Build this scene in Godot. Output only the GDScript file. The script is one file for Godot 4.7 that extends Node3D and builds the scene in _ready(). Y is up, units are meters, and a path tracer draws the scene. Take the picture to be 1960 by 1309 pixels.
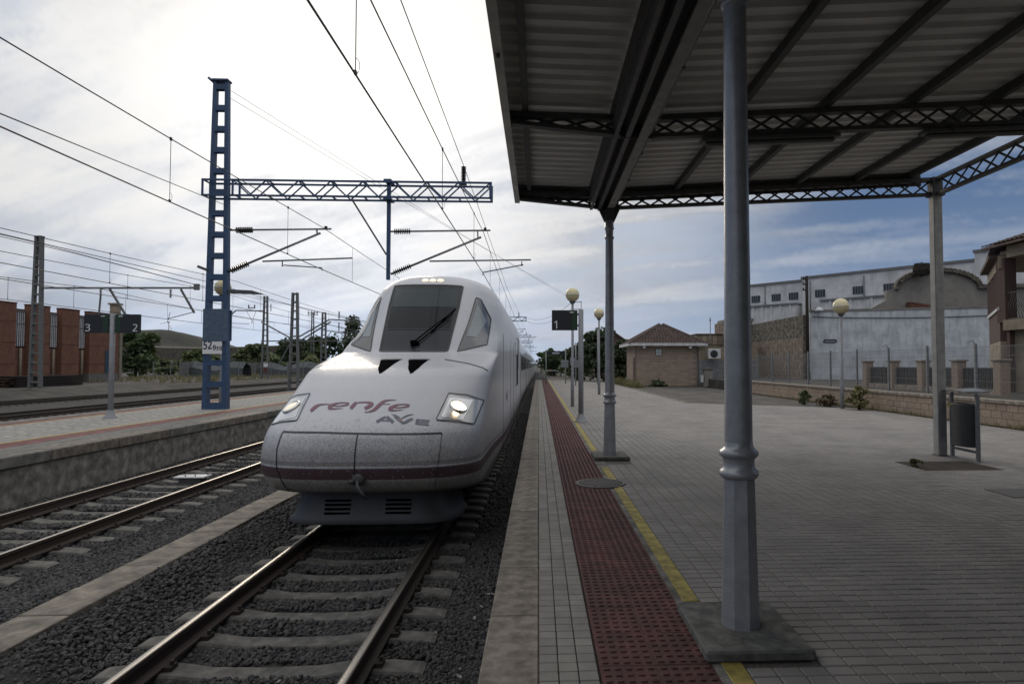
extends Node3D
# World: y up, platform surface at y = 0, tracks run along -z, camera stands on the platform at x = 0, z = 0.

const RAIL := -0.71          # height of the rail heads
var M := {}                  # materials
var taken := {}              # names in use at top level
var unit_box: BoxMesh
var R := RandomNumberGenerator.new()


func _ready() -> void:
	R.seed = 71
	unit_box = BoxMesh.new()
	make_camera()
	make_sky()
	make_sun()
	make_materials()
	build_ground()
	build_platform()
	build_island_platform()
	build_tracks()
	build_ballast()
	build_right_side()
	build_left_side()
	build_hills()
	build_canopy()
	build_train()
	build_catenary()
	build_furniture()
	build_plants()


func make_camera() -> void:
	var cam := Camera3D.new()
	cam.name = "camera"
	add_child(cam)
	cam.position = Vector3(0, 1.65, 0)
	cam.rotation = Vector3(deg_to_rad(2.0235), deg_to_rad(-2.5138), 0)
	cam.projection = Camera3D.PROJECTION_FRUSTUM     # a shifted lens, as the upright-corrected photograph shows
	cam.near = 0.1
	cam.far = 6000.0
	cam.size = 0.1 * 1309.0 / 1230.0
	cam.frustum_offset = Vector2(-105.0 / 1230.0 * 0.1, 0)
	cam.current = true


func sky_noise(n: FastNoiseLite, d: Vector3, sx: float, sy: float) -> float:
	var p := Vector2(d.x, d.z) / maxf(d.y + 0.16, 0.05)
	return n.get_noise_3d(p.x * sx, p.y * sy, d.y * 2.0)


func make_sky() -> void:
	var w := 2048
	var h := 1024
	var im := Image.create(w, h, false, Image.FORMAT_RGBF)
	var n1 := FastNoiseLite.new()
	n1.seed = 5
	n1.fractal_octaves = 6
	n1.fractal_gain = 0.55
	n1.frequency = 0.55
	n1.domain_warp_enabled = true
	n1.domain_warp_amplitude = 0.7
	n1.domain_warp_frequency = 0.5
	var n2 := FastNoiseLite.new()
	n2.seed = 19
	n2.fractal_octaves = 5
	n2.frequency = 0.8
	n2.domain_warp_enabled = true
	n2.domain_warp_amplitude = 0.5
	n2.domain_warp_frequency = 0.9
	var sun := dir(-17.0, 19.0)
	for y in h:
		var el := (0.5 - (y + 0.5) / h) * PI
		var below := el < -0.02
		for x in w:
			if below:
				im.set_pixel(x, y, Color(0.16, 0.155, 0.15))
				continue
			var az := (x + 0.5) / w * TAU
			var e := maxf(el, 0.0)
			var d := Vector3(sin(az) * cos(e), sin(e), -cos(az) * cos(e))
			var c1 := sky_noise(n1, d, 1.0, 1.0)                     # broad cloud
			var c2 := sky_noise(n2, d.rotated(Vector3.UP, 0.5), 0.7, 3.2)   # long streaks
			var ang := rad_to_deg(d.angle_to(sun))
			var side := 1.0 - smoothstep(20.0, 44.0, ang)            # near the sun the sheet is whole
			var toward := d.x * sun.x + d.z * sun.z
			# clear-ish blue behind a torn cloud sheet
			var blue := Color(0.25, 0.35, 0.53).lerp(Color(0.115, 0.20, 0.37), smoothstep(0.03, 0.28, d.y))
			blue = blue.lerp(Color(0.30, 0.38, 0.50), smoothstep(0.35, 0.8, d.y))
			var cloud := Color(0.52, 0.565, 0.65).lerp(Color(0.80, 0.81, 0.83), smoothstep(0.05, 0.45, d.y))
			cloud = cloud.lerp(Color(1.30, 1.305, 1.32), smoothstep(0.45, 0.85, d.y))
			var cover := 0.13 + 0.87 * side + (1.15 * c1 + 1.25 * c2) * lerpf(0.62, 0.12, side) * (1.0 - 0.5 * smoothstep(0.3, 0.8, d.y))
			cover = clampf(cover + 0.85 * smoothstep(0.3, 0.75, d.y) + 0.36 * smoothstep(0.1, -0.5, toward), 0.0, 1.0)
			var col := blue.lerp(cloud, cover)
			# light of the hidden sun through the sheet
			var glow := 0.46 * exp(-pow(ang / 14.0, 2.0)) + 0.30 * exp(-pow(ang / 26.0, 2.0))
			glow *= 1.0 + 0.95 * c2 + 0.5 * c1
			col += Color(1.08, 1.01, 0.915) * glow
			# paler, slightly grey air low over the horizon
			var low := exp(-pow(e / 0.10, 2.0))
			var lowc := Color(0.37, 0.44, 0.56) * (1.0 + 1.45 * exp(-pow(ang / 27.0, 2.0)))
			col = col.lerp(lowc, 0.85 * low)
			var pink := exp(-pow((e - 0.045) / 0.022, 2.0)) * exp(-pow(angle_difference(az, 0.06) / 0.25, 2.0))
			col = col.lerp(Color(0.58, 0.53, 0.58), 0.4 * pink * clampf(0.6 + 1.5 * c2, 0.0, 1.0))
			# grey undersides
			col *= 1.0 - 0.30 * clampf(c1 * 1.6 - 0.02, 0.0, 1.0) * (0.35 + 0.65 * smoothstep(6.0, 26.0, ang))
			var thin := clampf(-c2 * 2.4 - 0.06, 0.0, 0.85) * smoothstep(5.0, 24.0, ang) * side * (1.0 - low)
			col = col.lerp(Color(0.60, 0.68, 0.81), thin)
			var bright := clampf(c2 * 2.2 - 0.10, 0.0, 0.8) * side * (1.0 - low)
			col = col.lerp(Color(1.10, 1.07, 1.01), bright * 0.6)
			im.set_pixel(x, y, Color(col.r, col.g, col.b))
	var sm := PanoramaSkyMaterial.new()
	sm.panorama = ImageTexture.create_from_image(im)
	var sky := Sky.new()
	sky.sky_material = sm
	var env := Environment.new()
	env.background_mode = Environment.BG_SKY
	env.sky = sky
	env.tonemap_mode = Environment.TONE_MAPPER_LINEAR
	env.tonemap_exposure = 0.82
	env.sdfgi_enabled = true
	env.ssao_enabled = true
	env.ssil_enabled = true
	var we := WorldEnvironment.new()
	we.name = "environment"
	we.environment = env
	add_child(we)


func dir(az_deg: float, el_deg: float) -> Vector3:
	var a := deg_to_rad(az_deg)
	var e := deg_to_rad(el_deg)
	return Vector3(sin(a) * cos(e), sin(e), -cos(a) * cos(e))


func make_sun() -> void:
	var l := DirectionalLight3D.new()
	l.name = "veiled_sun"
	l.light_energy = 0.22
	l.light_color = Color(1.0, 0.94, 0.85)
	l.light_angular_distance = 14.0
	l.shadow_enabled = true
	add_child(l)
	l.look_at_from_position(Vector3.ZERO, -dir(-17.0, 19.0), Vector3.UP)


# ---------------------------------------------------------------- textures and materials

func noise_tex(freq: float, octaves: int, lo: float, hi: float, seed_: int, kind := FastNoiseLite.TYPE_SIMPLEX_SMOOTH, size := 512, mid := -1.0) -> NoiseTexture2D:
	var n := FastNoiseLite.new()
	n.noise_type = kind
	n.seed = seed_
	n.frequency = freq
	n.fractal_octaves = octaves
	n.fractal_gain = 0.6
	if kind == FastNoiseLite.TYPE_CELLULAR:
		n.cellular_return_type = FastNoiseLite.RETURN_CELL_VALUE
	var g := Gradient.new()
	g.set_color(0, Color(lo, lo, lo))
	g.set_color(1, Color(hi, hi, hi))
	if mid >= 0.0:
		g.add_point(0.5, Color(mid, mid, mid))
	var t := NoiseTexture2D.new()
	t.width = size
	t.height = size
	t.seamless = true
	t.noise = n
	t.color_ramp = g
	return t


func paint(c: Color, rough := 0.8, metal := 0.0) -> StandardMaterial3D:
	var m := StandardMaterial3D.new()
	m.albedo_color = c.linear_to_srgb()
	m.roughness = rough
	m.metallic = metal
	return m


func worn(c: Color, tex: Texture2D, scale: float, rough := 0.85, relief := 0.0, fine: Texture2D = null, fine_scale := 1.0, stretch := Vector3.ONE) -> StandardMaterial3D:
	var m := paint(c, rough)
	m.albedo_texture = tex
	m.uv1_triplanar = true
	m.uv1_world_triplanar = true
	m.uv1_scale = stretch * scale
	if relief != 0.0:
		m.heightmap_enabled = true
		m.heightmap_texture = tex
		m.heightmap_scale = relief
	if fine:
		m.detail_enabled = true
		m.detail_blend_mode = BaseMaterial3D.BLEND_MODE_MUL
		m.detail_albedo = fine
		m.detail_uv_layer = BaseMaterial3D.DETAIL_UV_2
		m.uv2_triplanar = true
		m.uv2_world_triplanar = true
		m.uv2_scale = Vector3.ONE * fine_scale
	return m


func make_materials() -> void:
	var grain := noise_tex(0.05, 5, 0.62, 1.0, 3)
	var blot := noise_tex(0.012, 6, 0.55, 1.0, 8)
	var soft := noise_tex(0.008, 6, 0.80, 1.0, 9)
	var streak := noise_tex(0.02, 5, 0.45, 1.0, 12, FastNoiseLite.TYPE_SIMPLEX_SMOOTH, 512, 0.88)
	var speck := noise_tex(0.25, 2, 0.55, 1.0, 14, FastNoiseLite.TYPE_SIMPLEX_SMOOTH, 512, 0.95)
	var wash := noise_tex(0.02, 6, 0.80, 1.0, 15, FastNoiseLite.TYPE_SIMPLEX_SMOOTH, 512, 0.97)
	var stain := noise_tex(0.010, 6, 0.82, 1.0, 27, FastNoiseLite.TYPE_SIMPLEX_SMOOTH, 512, 0.93)
	M.grain = grain
	M.blot = blot
	M.speck = speck
	M.ballast = worn(Color(0.085, 0.082, 0.082), grain, 0.9, 0.95, 3.0, blot, 0.11)
	M.stone = []
	for c in [Color(0.105, 0.103, 0.103), Color(0.075, 0.075, 0.078), Color(0.145, 0.137, 0.13)]:
		M.stone.append(worn(c, grain, 6.0, 0.92, 0.3))
	M.sleeper = worn(Color(0.30, 0.285, 0.26), blot, 0.8, 0.9, 0.2, grain, 3.0)
	M.rust = worn(Color(0.080, 0.058, 0.047), grain, 2.0, 0.75)
	M.rail_top = paint(Color(0.36, 0.335, 0.30), 0.36, 1.0)
	M.clip = worn(Color(0.05, 0.036, 0.03), grain, 4.0, 0.8)
	M.trough = []
	for k in 3:
		M.trough.append(worn(Color(0.36, 0.315, 0.26) * [1.0, 0.9, 1.1][k], blot, 0.55, 0.9, 0.2, speck, 1.6))
	M.coping = []
	for k in 4:
		M.coping.append(worn(Color(0.40, 0.345, 0.285) * [1.0, 0.88, 1.06, 0.95][k], blot, 0.8 + 0.07 * k, 0.85, 0.15, speck, 1.9))
	M.paver = []
	for k in 4:
		M.paver.append(worn(Color(0.365, 0.345, 0.325) * [1.0, 0.93, 1.07, 0.97][k], stain, 0.14, 0.86, 0.0, speck, 2.3))
	M.paver_edge = []
	for k in 3:
		M.paver_edge.append(worn(Color(0.37, 0.35, 0.32) * [1.0, 0.92, 1.07][k], soft, 0.45, 0.86, 0.0, speck, 2.3))
	M.mortar = worn(Color(0.16, 0.145, 0.125), grain, 1.5, 0.95)
	M.joint = worn(Color(0.44, 0.425, 0.39), blot, 0.7, 0.95)
	M.red = []
	for k in 3:
		M.red.append(worn(Color(0.185, 0.060, 0.058) * [1.0, 0.86, 1.12][k], blot, 0.7, 0.8, 0.0, speck, 2.0))
	M.red_band = worn(Color(0.24, 0.085, 0.075), blot, 0.5, 0.85)
	M.yellow = []
	for k in 2:
		M.yellow.append(worn(Color(0.66, 0.53, 0.13) * [1.0, 0.9][k], blot, 0.9, 0.75, 0.0, speck, 1.7))
	M.concrete = worn(Color(0.40, 0.385, 0.35), blot, 0.5, 0.92, 0.3, grain, 2.2)
	M.plinth = worn(Color(0.235, 0.23, 0.215), blot, 1.1, 0.9, 0.4, speck, 1.5)
	M.stained = worn(Color(0.42, 0.40, 0.36), soft, 0.35, 0.93, 0.2, blot, 0.5, Vector3(2.2, 0.8, 2.2))
	M.iron = worn(Color(0.50, 0.51, 0.535), soft, 1.2, 0.36, 0.0, speck, 1.2)
	M.iron.clearcoat_enabled = true
	M.iron.clearcoat = 0.5
	M.iron.clearcoat_roughness = 0.22
	M.iron.metallic = 0.25
	M.steel = worn(Color(0.105, 0.108, 0.11), soft, 1.0, 0.55)
	M.steel_dark = worn(Color(0.08, 0.08, 0.08), soft, 1.0, 0.65)
	M.beam = worn(Color(0.33, 0.325, 0.31), soft, 0.8, 0.7)
	M.sheet = worn(Color(0.68, 0.67, 0.65), soft, 0.25, 0.7, 0.0, null, 1.0, Vector3(0.6, 1.0, 2.0))
	M.fascia = worn(Color(0.50, 0.49, 0.46), soft, 0.5, 0.7)
	M.post = worn(Color(0.54, 0.535, 0.52), soft, 0.9, 0.55, 0.0, speck, 1.0)
	M.grey_pole = worn(Color(0.30, 0.31, 0.33), soft, 1.0, 0.5)
	M.galv = worn(Color(0.26, 0.275, 0.29), soft, 1.5, 0.5)
	M.galv.metallic = 0.4
	M.blue = worn(Color(0.042, 0.090, 0.19), soft, 0.9, 0.45)
	M.blue_panel = worn(Color(0.10, 0.15, 0.225), soft, 1.4, 0.5)
	M.mast_grey = worn(Color(0.19, 0.19, 0.185), soft, 0.8, 0.7)
	M.tube = paint(Color(0.24, 0.245, 0.25), 0.5, 0.5)
	M.insulator = paint(Color(0.022, 0.019, 0.017), 0.3)
	M.wire = paint(Color(0.05, 0.042, 0.038), 0.6)
	M.sign_dark = paint(Color(0.014, 0.017, 0.022), 0.45)
	M.sign_green = paint(Color(0.014, 0.04, 0.02), 0.45)
	M.sign_white = paint(Color(0.75, 0.75, 0.74), 0.6)
	M.ink = paint(Color(0.022, 0.032, 0.075), 0.6)
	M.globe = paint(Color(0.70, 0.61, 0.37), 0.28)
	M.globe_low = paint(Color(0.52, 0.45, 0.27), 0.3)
	M.bin = worn(Color(0.10, 0.103, 0.108), soft, 2.0, 0.55)
	M.iron_cover = worn(Color(0.15, 0.135, 0.125), grain, 3.0, 0.6)
	M.earth = worn(Color(0.105, 0.082, 0.060), grain, 1.2, 0.97, 2.0, blot, 0.6)
	M.asphalt = worn(Color(0.21, 0.19, 0.165), blot, 0.12, 0.95, 0.6, grain, 0.9)
	M.yard = worn(Color(0.145, 0.135, 0.118), blot, 0.06, 0.97, 2.0, grain, 0.35)
	M.grassland = worn(Color(0.11, 0.11, 0.065), blot, 0.012, 0.97, 0.0, grain, 0.1)
	M.block = []
	for k in 5:
		M.block.append(worn(Color(0.54, 0.42, 0.325) * [1.0, 0.93, 1.06, 0.97, 0.88][k], soft, 2.2, 0.93, 0.5, speck, 1.5))
	M.block_mortar = worn(Color(0.36, 0.31, 0.26), grain, 2.0, 0.95)
	M.cap_stone = worn(Color(0.47, 0.405, 0.335), blot, 0.8, 0.92, 0.4)
	M.whitewash = worn(Color(0.78, 0.815, 0.845), wash, 0.11, 0.9, 0.0, soft, 0.23, Vector3(2.6, 0.5, 2.6))
	M.factory = worn(Color(0.88, 0.88, 0.88), wash, 0.04, 0.9, 0.0, soft, 0.1, Vector3(2.4, 0.5, 2.4))
	M.factory_trim = worn(Color(0.25, 0.25, 0.255), soft, 0.1, 0.9)
	M.pane_dark = paint(Color(0.035, 0.04, 0.047), 0.15)
	M.rubble = worn(Color(0.47, 0.42, 0.345), noise_tex(0.03, 3, 0.45, 1.0, 21, FastNoiseLite.TYPE_CELLULAR), 0.35, 0.95, 1.5, blot, 0.3)
	M.render_brown = worn(Color(0.42, 0.335, 0.26), wash, 0.12, 0.95, 0.0, blot, 0.35, Vector3(2.0, 0.6, 2.0))
	M.gable = worn(Color(0.50, 0.47, 0.425), soft, 0.16, 0.95, 0.6, grain, 0.6)
	M.cream = worn(Color(0.66, 0.55, 0.40), soft, 0.3, 0.9, 0.0, grain, 0.9)
	M.cream_dull = worn(Color(0.50, 0.42, 0.31), soft, 0.3, 0.9, 0.0, grain, 0.9)
	M.brick_dark = worn(Color(0.165, 0.11, 0.095), grain, 1.5, 0.92)
	M.brick_red = worn(Color(0.36, 0.165, 0.105), soft, 0.25, 0.92, 0.4, grain, 1.0)
	M.brick_deep = worn(Color(0.21, 0.085, 0.06), blot, 0.25, 0.92)
	M.tile = []
	for k in 3:
		M.tile.append(worn(Color(0.205, 0.15, 0.128) * [1.0, 0.85, 1.15][k], blot, 0.8, 0.9))
	M.red_tile = worn(Color(0.20, 0.082, 0.055), blot, 0.4, 0.9)
	M.white_trim = worn(Color(0.75, 0.75, 0.75), soft, 0.6, 0.7)
	M.annex = worn(Color(0.24, 0.24, 0.245), soft, 0.6, 0.93)
	M.old_stone = worn(Color(0.20, 0.178, 0.145), blot, 0.12, 0.95, 0.0, grain, 0.5)
	M.timber = worn(Color(0.032, 0.024, 0.019), grain, 1.0, 0.95)
	M.leaf = []
	for c in [Color(0.070, 0.098, 0.042), Color(0.095, 0.118, 0.050), Color(0.052, 0.073, 0.036), Color(0.13, 0.145, 0.065)]:
		var lm := paint(c, 0.75)
		lm.backlight_enabled = true
		lm.backlight = Color(c.r * 0.5, c.g * 0.5, c.b * 0.3).linear_to_srgb()
		M.leaf.append(lm)
	M.dry_leaf = paint(Color(0.15, 0.115, 0.07), 0.85)
	M.straw = paint(Color(0.20, 0.185, 0.085), 0.85)
	M.bark = worn(Color(0.06, 0.045, 0.034), grain, 1.0, 0.95)
	M.nest = worn(Color(0.10, 0.085, 0.07), grain, 1.0, 0.95)


# ---------------------------------------------------------------- mesh helpers

func st_new(smooth := false) -> SurfaceTool:
	var st := SurfaceTool.new()
	st.begin(Mesh.PRIMITIVE_TRIANGLES)
	st.set_smooth_group(0 if smooth else -1)
	return st


func tri(st: SurfaceTool, a: Vector3, b: Vector3, c: Vector3, out: Vector3) -> void:
	if (c - a).cross(b - a).dot(out) < 0.0:
		var t := b
		b = c
		c = t
	st.add_vertex(a)
	st.add_vertex(b)
	st.add_vertex(c)


func quad(st: SurfaceTool, a: Vector3, b: Vector3, c: Vector3, d: Vector3, out: Vector3) -> void:
	tri(st, a, b, c, out)
	tri(st, a, c, d, out)


func done(st: SurfaceTool) -> ArrayMesh:
	st.generate_normals()
	return st.commit()


func box(st: SurfaceTool, c: Vector3, s: Vector3, b := Basis.IDENTITY) -> void:
	var h := s * 0.5
	for ax in 3:
		for sg in [-1.0, 1.0]:
			var o := Vector3.ZERO
			o[ax] = sg
			var u := Vector3.ZERO
			u[(ax + 1) % 3] = h[(ax + 1) % 3]
			var v := Vector3.ZERO
			v[(ax + 2) % 3] = h[(ax + 2) % 3]
			var m := o * h[ax]
			quad(st, c + b * (m - u - v), c + b * (m + u - v), c + b * (m + u + v), c + b * (m - u + v), b * o)


func cham(st: SurfaceTool, c: Vector3, s: Vector3, ch: float, b := Basis.IDENTITY, no_bottom := false) -> void:
	var h := s * 0.5
	for ax in 3:
		var p := (ax + 1) % 3
		var q := (ax + 2) % 3
		for sg in [-1.0, 1.0]:
			if no_bottom and ax == 1 and sg < 0.0:
				continue
			var o := Vector3.ZERO
			o[ax] = sg * h[ax]
			var u := Vector3.ZERO
			u[p] = h[p] - ch
			var v := Vector3.ZERO
			v[q] = h[q] - ch
			quad(st, c + b * (o - u - v), c + b * (o + u - v), c + b * (o + u + v), c + b * (o - u + v), b * o)
			for sp in [-1.0, 1.0]:      # the edge between face ax and face p
				var o2 := Vector3.ZERO
				o2[ax] = sg * (h[ax] - ch)
				o2[p] = sp * h[p]
				var o1 := Vector3.ZERO
				o1[ax] = sg * h[ax]
				o1[p] = sp * (h[p] - ch)
				quad(st, c + b * (o1 - v), c + b * (o1 + v), c + b * (o2 + v), c + b * (o2 - v), b * (o1 + o2))
	for i in [-1.0, 1.0]:
		for j in [-1.0, 1.0]:
			if no_bottom and j < 0.0:
				continue
			for k in [-1.0, 1.0]:
				var g := Vector3(i, j, k)
				var a := g * (h - Vector3(0, ch, ch))
				var d := g * (h - Vector3(ch, 0, ch))
				var e := g * (h - Vector3(ch, ch, 0))
				tri(st, c + b * a, c + b * d, c + b * e, b * g)


func cham_mesh(s: Vector3, ch: float, no_bottom := false, c := Vector3.ZERO) -> ArrayMesh:
	var st := st_new()
	cham(st, c, s, ch, Basis.IDENTITY, no_bottom)
	return done(st)


func box_mesh(s: Vector3, c := Vector3.ZERO) -> ArrayMesh:
	var st := st_new()
	box(st, c, s)
	return done(st)


func frame_of(t: Vector3) -> Basis:
	var u := Vector3.UP if absf(t.normalized().y) < 0.95 else Vector3.RIGHT
	var x := u.cross(t).normalized()
	return Basis(x, t.normalized().cross(x).normalized(), t.normalized())


func tube(st: SurfaceTool, pts: Array, r: float, n := 8, r_end := -1.0) -> void:
	var rings := []
	for i in pts.size():
		var t: Vector3 = pts[mini(i + 1, pts.size() - 1)] - pts[maxi(i - 1, 0)]
		var f := frame_of(t)
		var rr := r if r_end < 0.0 else lerpf(r, r_end, float(i) / (pts.size() - 1))
		var ring := PackedVector3Array()
		for k in n:
			ring.append(pts[i] + f.x * cos(TAU * k / n) * rr + f.y * sin(TAU * k / n) * rr)
		rings.append(ring)
	skin(st, rings)
	for e in [0, rings.size() - 1]:
		var c: Vector3 = pts[e]
		var o: Vector3 = pts[e] - pts[1 if e == 0 else e - 1]
		for k in n:
			tri(st, c, rings[e][k], rings[e][(k + 1) % n], o)


func skin(st: SurfaceTool, rings: Array) -> void:      # closed rings, joined one to the next
	for i in rings.size() - 1:
		var a: PackedVector3Array = rings[i]
		var b: PackedVector3Array = rings[i + 1]
		var m := Vector3.ZERO
		for k in a.size():
			m += a[k] + b[k]
		m /= 2.0 * a.size()
		for k in a.size():
			var l := (k + 1) % a.size()
			quad(st, a[k], a[l], b[l], b[k], (a[k] + a[l] + b[k] + b[l]) / 4.0 - m)


func lathe(st: SurfaceTool, c: Vector3, prof: Array, n := 20, axis := Vector3.UP, turn := 0.0) -> void:
	var f := Basis.IDENTITY
	if axis != Vector3.UP:
		var g := frame_of(axis)
		f = Basis(g.x, g.z, -g.y)
	var rings := []
	for p in prof:
		var ring := PackedVector3Array()
		for k in n:
			var a := TAU * k / n + turn
			ring.append(c + f * Vector3(cos(a) * p.x, p.y, sin(a) * p.x))
		rings.append(ring)
	for i in rings.size() - 1:
		var dr: float = prof[i + 1].x - prof[i].x
		var dy: float = prof[i + 1].y - prof[i].y
		for k in n:
			var l := (k + 1) % n
			var a := TAU * (k + 0.5) / n + turn
			var out := f * Vector3(cos(a) * dy, -dr, sin(a) * dy)
			quad(st, rings[i][k], rings[i][l], rings[i + 1][l], rings[i + 1][k], out)


func prism(st: SurfaceTool, poly: PackedVector2Array, o: Vector3, ax: Vector3, ay: Vector3, depth: Vector3) -> void:
	var idx := Geometry2D.triangulate_polygon(poly)
	var P := []
	for p in poly:
		P.append(o + ax * p.x + ay * p.y)
	for i in range(0, idx.size(), 3):
		tri(st, P[idx[i]], P[idx[i + 1]], P[idx[i + 2]], -depth)
		tri(st, P[idx[i]] + depth, P[idx[i + 1]] + depth, P[idx[i + 2]] + depth, depth)
	var cw := Geometry2D.is_polygon_clockwise(poly)
	for i in P.size():
		var j := (i + 1) % P.size()
		var e: Vector2 = poly[j] - poly[i]
		var nn := Vector2(e.y, -e.x) * (-1.0 if cw else 1.0)
		quad(st, P[i], P[j], P[j] + depth, P[i] + depth, ax * nn.x + ay * nn.y)


# ---------------------------------------------------------------- node helpers

func numbered(called: String) -> String:
	var k: int = taken.get(called, 0)
	taken[called] = k + 1
	return called if k == 0 else "%s_%03d" % [called, k]


func tag(o: Node, label: String, category: String, group := "", kind := "") -> void:
	if label:
		o.set_meta("label", label)
	if category:
		o.set_meta("category", category)
	if group:
		o.set_meta("group", group)
	if kind:
		o.set_meta("kind", kind)


func thing(called: String, label: String, category: String, at := Vector3.ZERO, turn := 0.0, group := "") -> Node3D:
	var o := Node3D.new()
	o.name = numbered(called)
	add_child(o)
	o.position = at
	o.rotation.y = turn
	tag(o, label, category, group)
	return o


func part(parent: Node3D, called: String, mesh: Mesh, m: Material, at := Transform3D.IDENTITY) -> MeshInstance3D:
	var o := MeshInstance3D.new()
	o.name = called
	o.mesh = mesh
	o.material_override = m
	o.transform = at
	parent.add_child(o, true)
	return o


func at_(v: Vector3, b := Basis.IDENTITY) -> Transform3D:
	return Transform3D(b, v)


func solo(called: String, mesh: Mesh, m: Material, label: String, category: String, at := Vector3.ZERO, group := "") -> MeshInstance3D:
	var o := part(self, numbered(called), mesh, m, at_(at))
	tag(o, label, category, group)
	return o


func setting(called: String, mesh: Mesh, m: Material, label := "") -> MeshInstance3D:
	var o := part(self, numbered(called), mesh, m)
	tag(o, label, "", "", "structure")
	return o


func bar(parent: Node3D, called: String, a: Vector3, b: Vector3, w: float, h: float, m: Material) -> MeshInstance3D:
	var d := b - a
	var f := frame_of(d)
	return part(parent, called, unit_box, m, Transform3D(Basis(f.x * w, f.y * h, f.z * d.length()), (a + b) * 0.5))


func blk(parent: Node3D, called: String, c: Vector3, s: Vector3, m: Material) -> MeshInstance3D:
	return part(parent, called, unit_box, m, Transform3D(Basis.from_scale(s), c))


func many(parent: Node3D, called: String, mesh: Mesh, m: Material, places: Array, cols := []) -> MultiMeshInstance3D:
	var mm := MultiMesh.new()
	mm.transform_format = MultiMesh.TRANSFORM_3D
	mm.use_colors = not cols.is_empty()
	mm.mesh = mesh
	mm.instance_count = places.size()
	for i in places.size():
		mm.set_instance_transform(i, places[i])
		if mm.use_colors:
			mm.set_instance_color(i, cols[i])
	var o := MultiMeshInstance3D.new()
	o.name = called
	o.multimesh = mm
	o.material_override = m
	o.set_meta("kind", "stuff")
	parent.add_child(o, true)
	return o


func tube_mesh(pts: Array, r: float, n := 8, r_end := -1.0) -> ArrayMesh:
	var st := st_new(true)
	tube(st, pts, r, n, r_end)
	return done(st)


func lathe_mesh(prof: Array, n := 20, c := Vector3.ZERO, axis := Vector3.UP, smooth := true, turn := 0.0) -> ArrayMesh:
	var st := st_new(smooth)
	lathe(st, c, prof, n, axis, turn)
	return done(st)


func text_mesh(s: String, size: float, bold := false, depth := 0.004) -> TextMesh:
	var f := SystemFont.new()
	f.font_names = PackedStringArray(["Droid Sans"])
	if bold:
		f.font_weight = 700
	var t := TextMesh.new()
	t.text = s
	t.font = f
	t.font_size = 64
	t.pixel_size = size / 46.0       # cap height of the font is about 0.71 of its size
	t.depth = depth
	t.curve_step = 1.0
	return t


# ---------------------------------------------------------------- the ground, platforms and tracks

func sheet(st: SurfaceTool, x0: float, x1: float, z0_: float, z1: float, y: float) -> void:
	quad(st, Vector3(x0, y, -z0_), Vector3(x1, y, -z0_), Vector3(x1, y, -z1), Vector3(x0, y, -z1), Vector3.UP)


func build_ground() -> void:
	var st := st_new()
	sheet(st, -3000, 3000, -800, 5500, -1.15)
	setting("ground", done(st), M.grassland, "dry grassland reaching to the horizon")
	st = st_new()
	sheet(st, -40.0, 1.2, -12, 700, -0.955)
	for q in [[-4.35, -3.78], [-4.85, -5.9]]:
		for k in 8:
			var xa := lerpf(q[0], q[1], k / 8.0)
			var xb := lerpf(q[0], q[1], (k + 1) / 8.0)
			quad(st, Vector3(xa, bed_y(xa), 12), Vector3(xb, bed_y(xb), 12), Vector3(xb, bed_y(xb), -300), Vector3(xa, bed_y(xa), -300), Vector3.UP)
	setting("ballast_bed", done(st), M.ballast, "dark ballast bed under the tracks")
	st = st_new()
	quad(st, Vector3(-37.5, -0.94, 12), Vector3(-37.5, -0.94, -260), Vector3(-41, -0.25, -260), Vector3(-41, -0.25, 12), Vector3.UP)
	sheet(st, -140, -41, -12, 260, -0.25)
	setting("goods_yard_ground", done(st), M.yard, "dusty gravel ground of the yard beyond the tracks")
	st = st_new()
	sheet(st, 6.45, 12.2, 24.0, 120, -0.022)
	sheet(st, 1.2, 6.45, 70.2, 120, -0.30)
	setting("asphalt_yard", done(st), M.asphalt, "worn asphalt between the platform paving and the low block wall")
	st = st_new()
	box(st, Vector3(41.54, -0.2, -40), Vector3(58, 1.6, 110))
	setting("raised_ground", done(st), M.yard, "ground of the plots behind the low block wall")


func bed_y(x: float) -> float:           # the ballast is banked up against the cable trough
	if x > -4.6:
		return lerpf(-0.735, -0.952, smoothstep(-4.34, -3.74, x))
	return lerpf(-0.735, -0.952, smoothstep(-4.86, -5.95, x))


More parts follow.
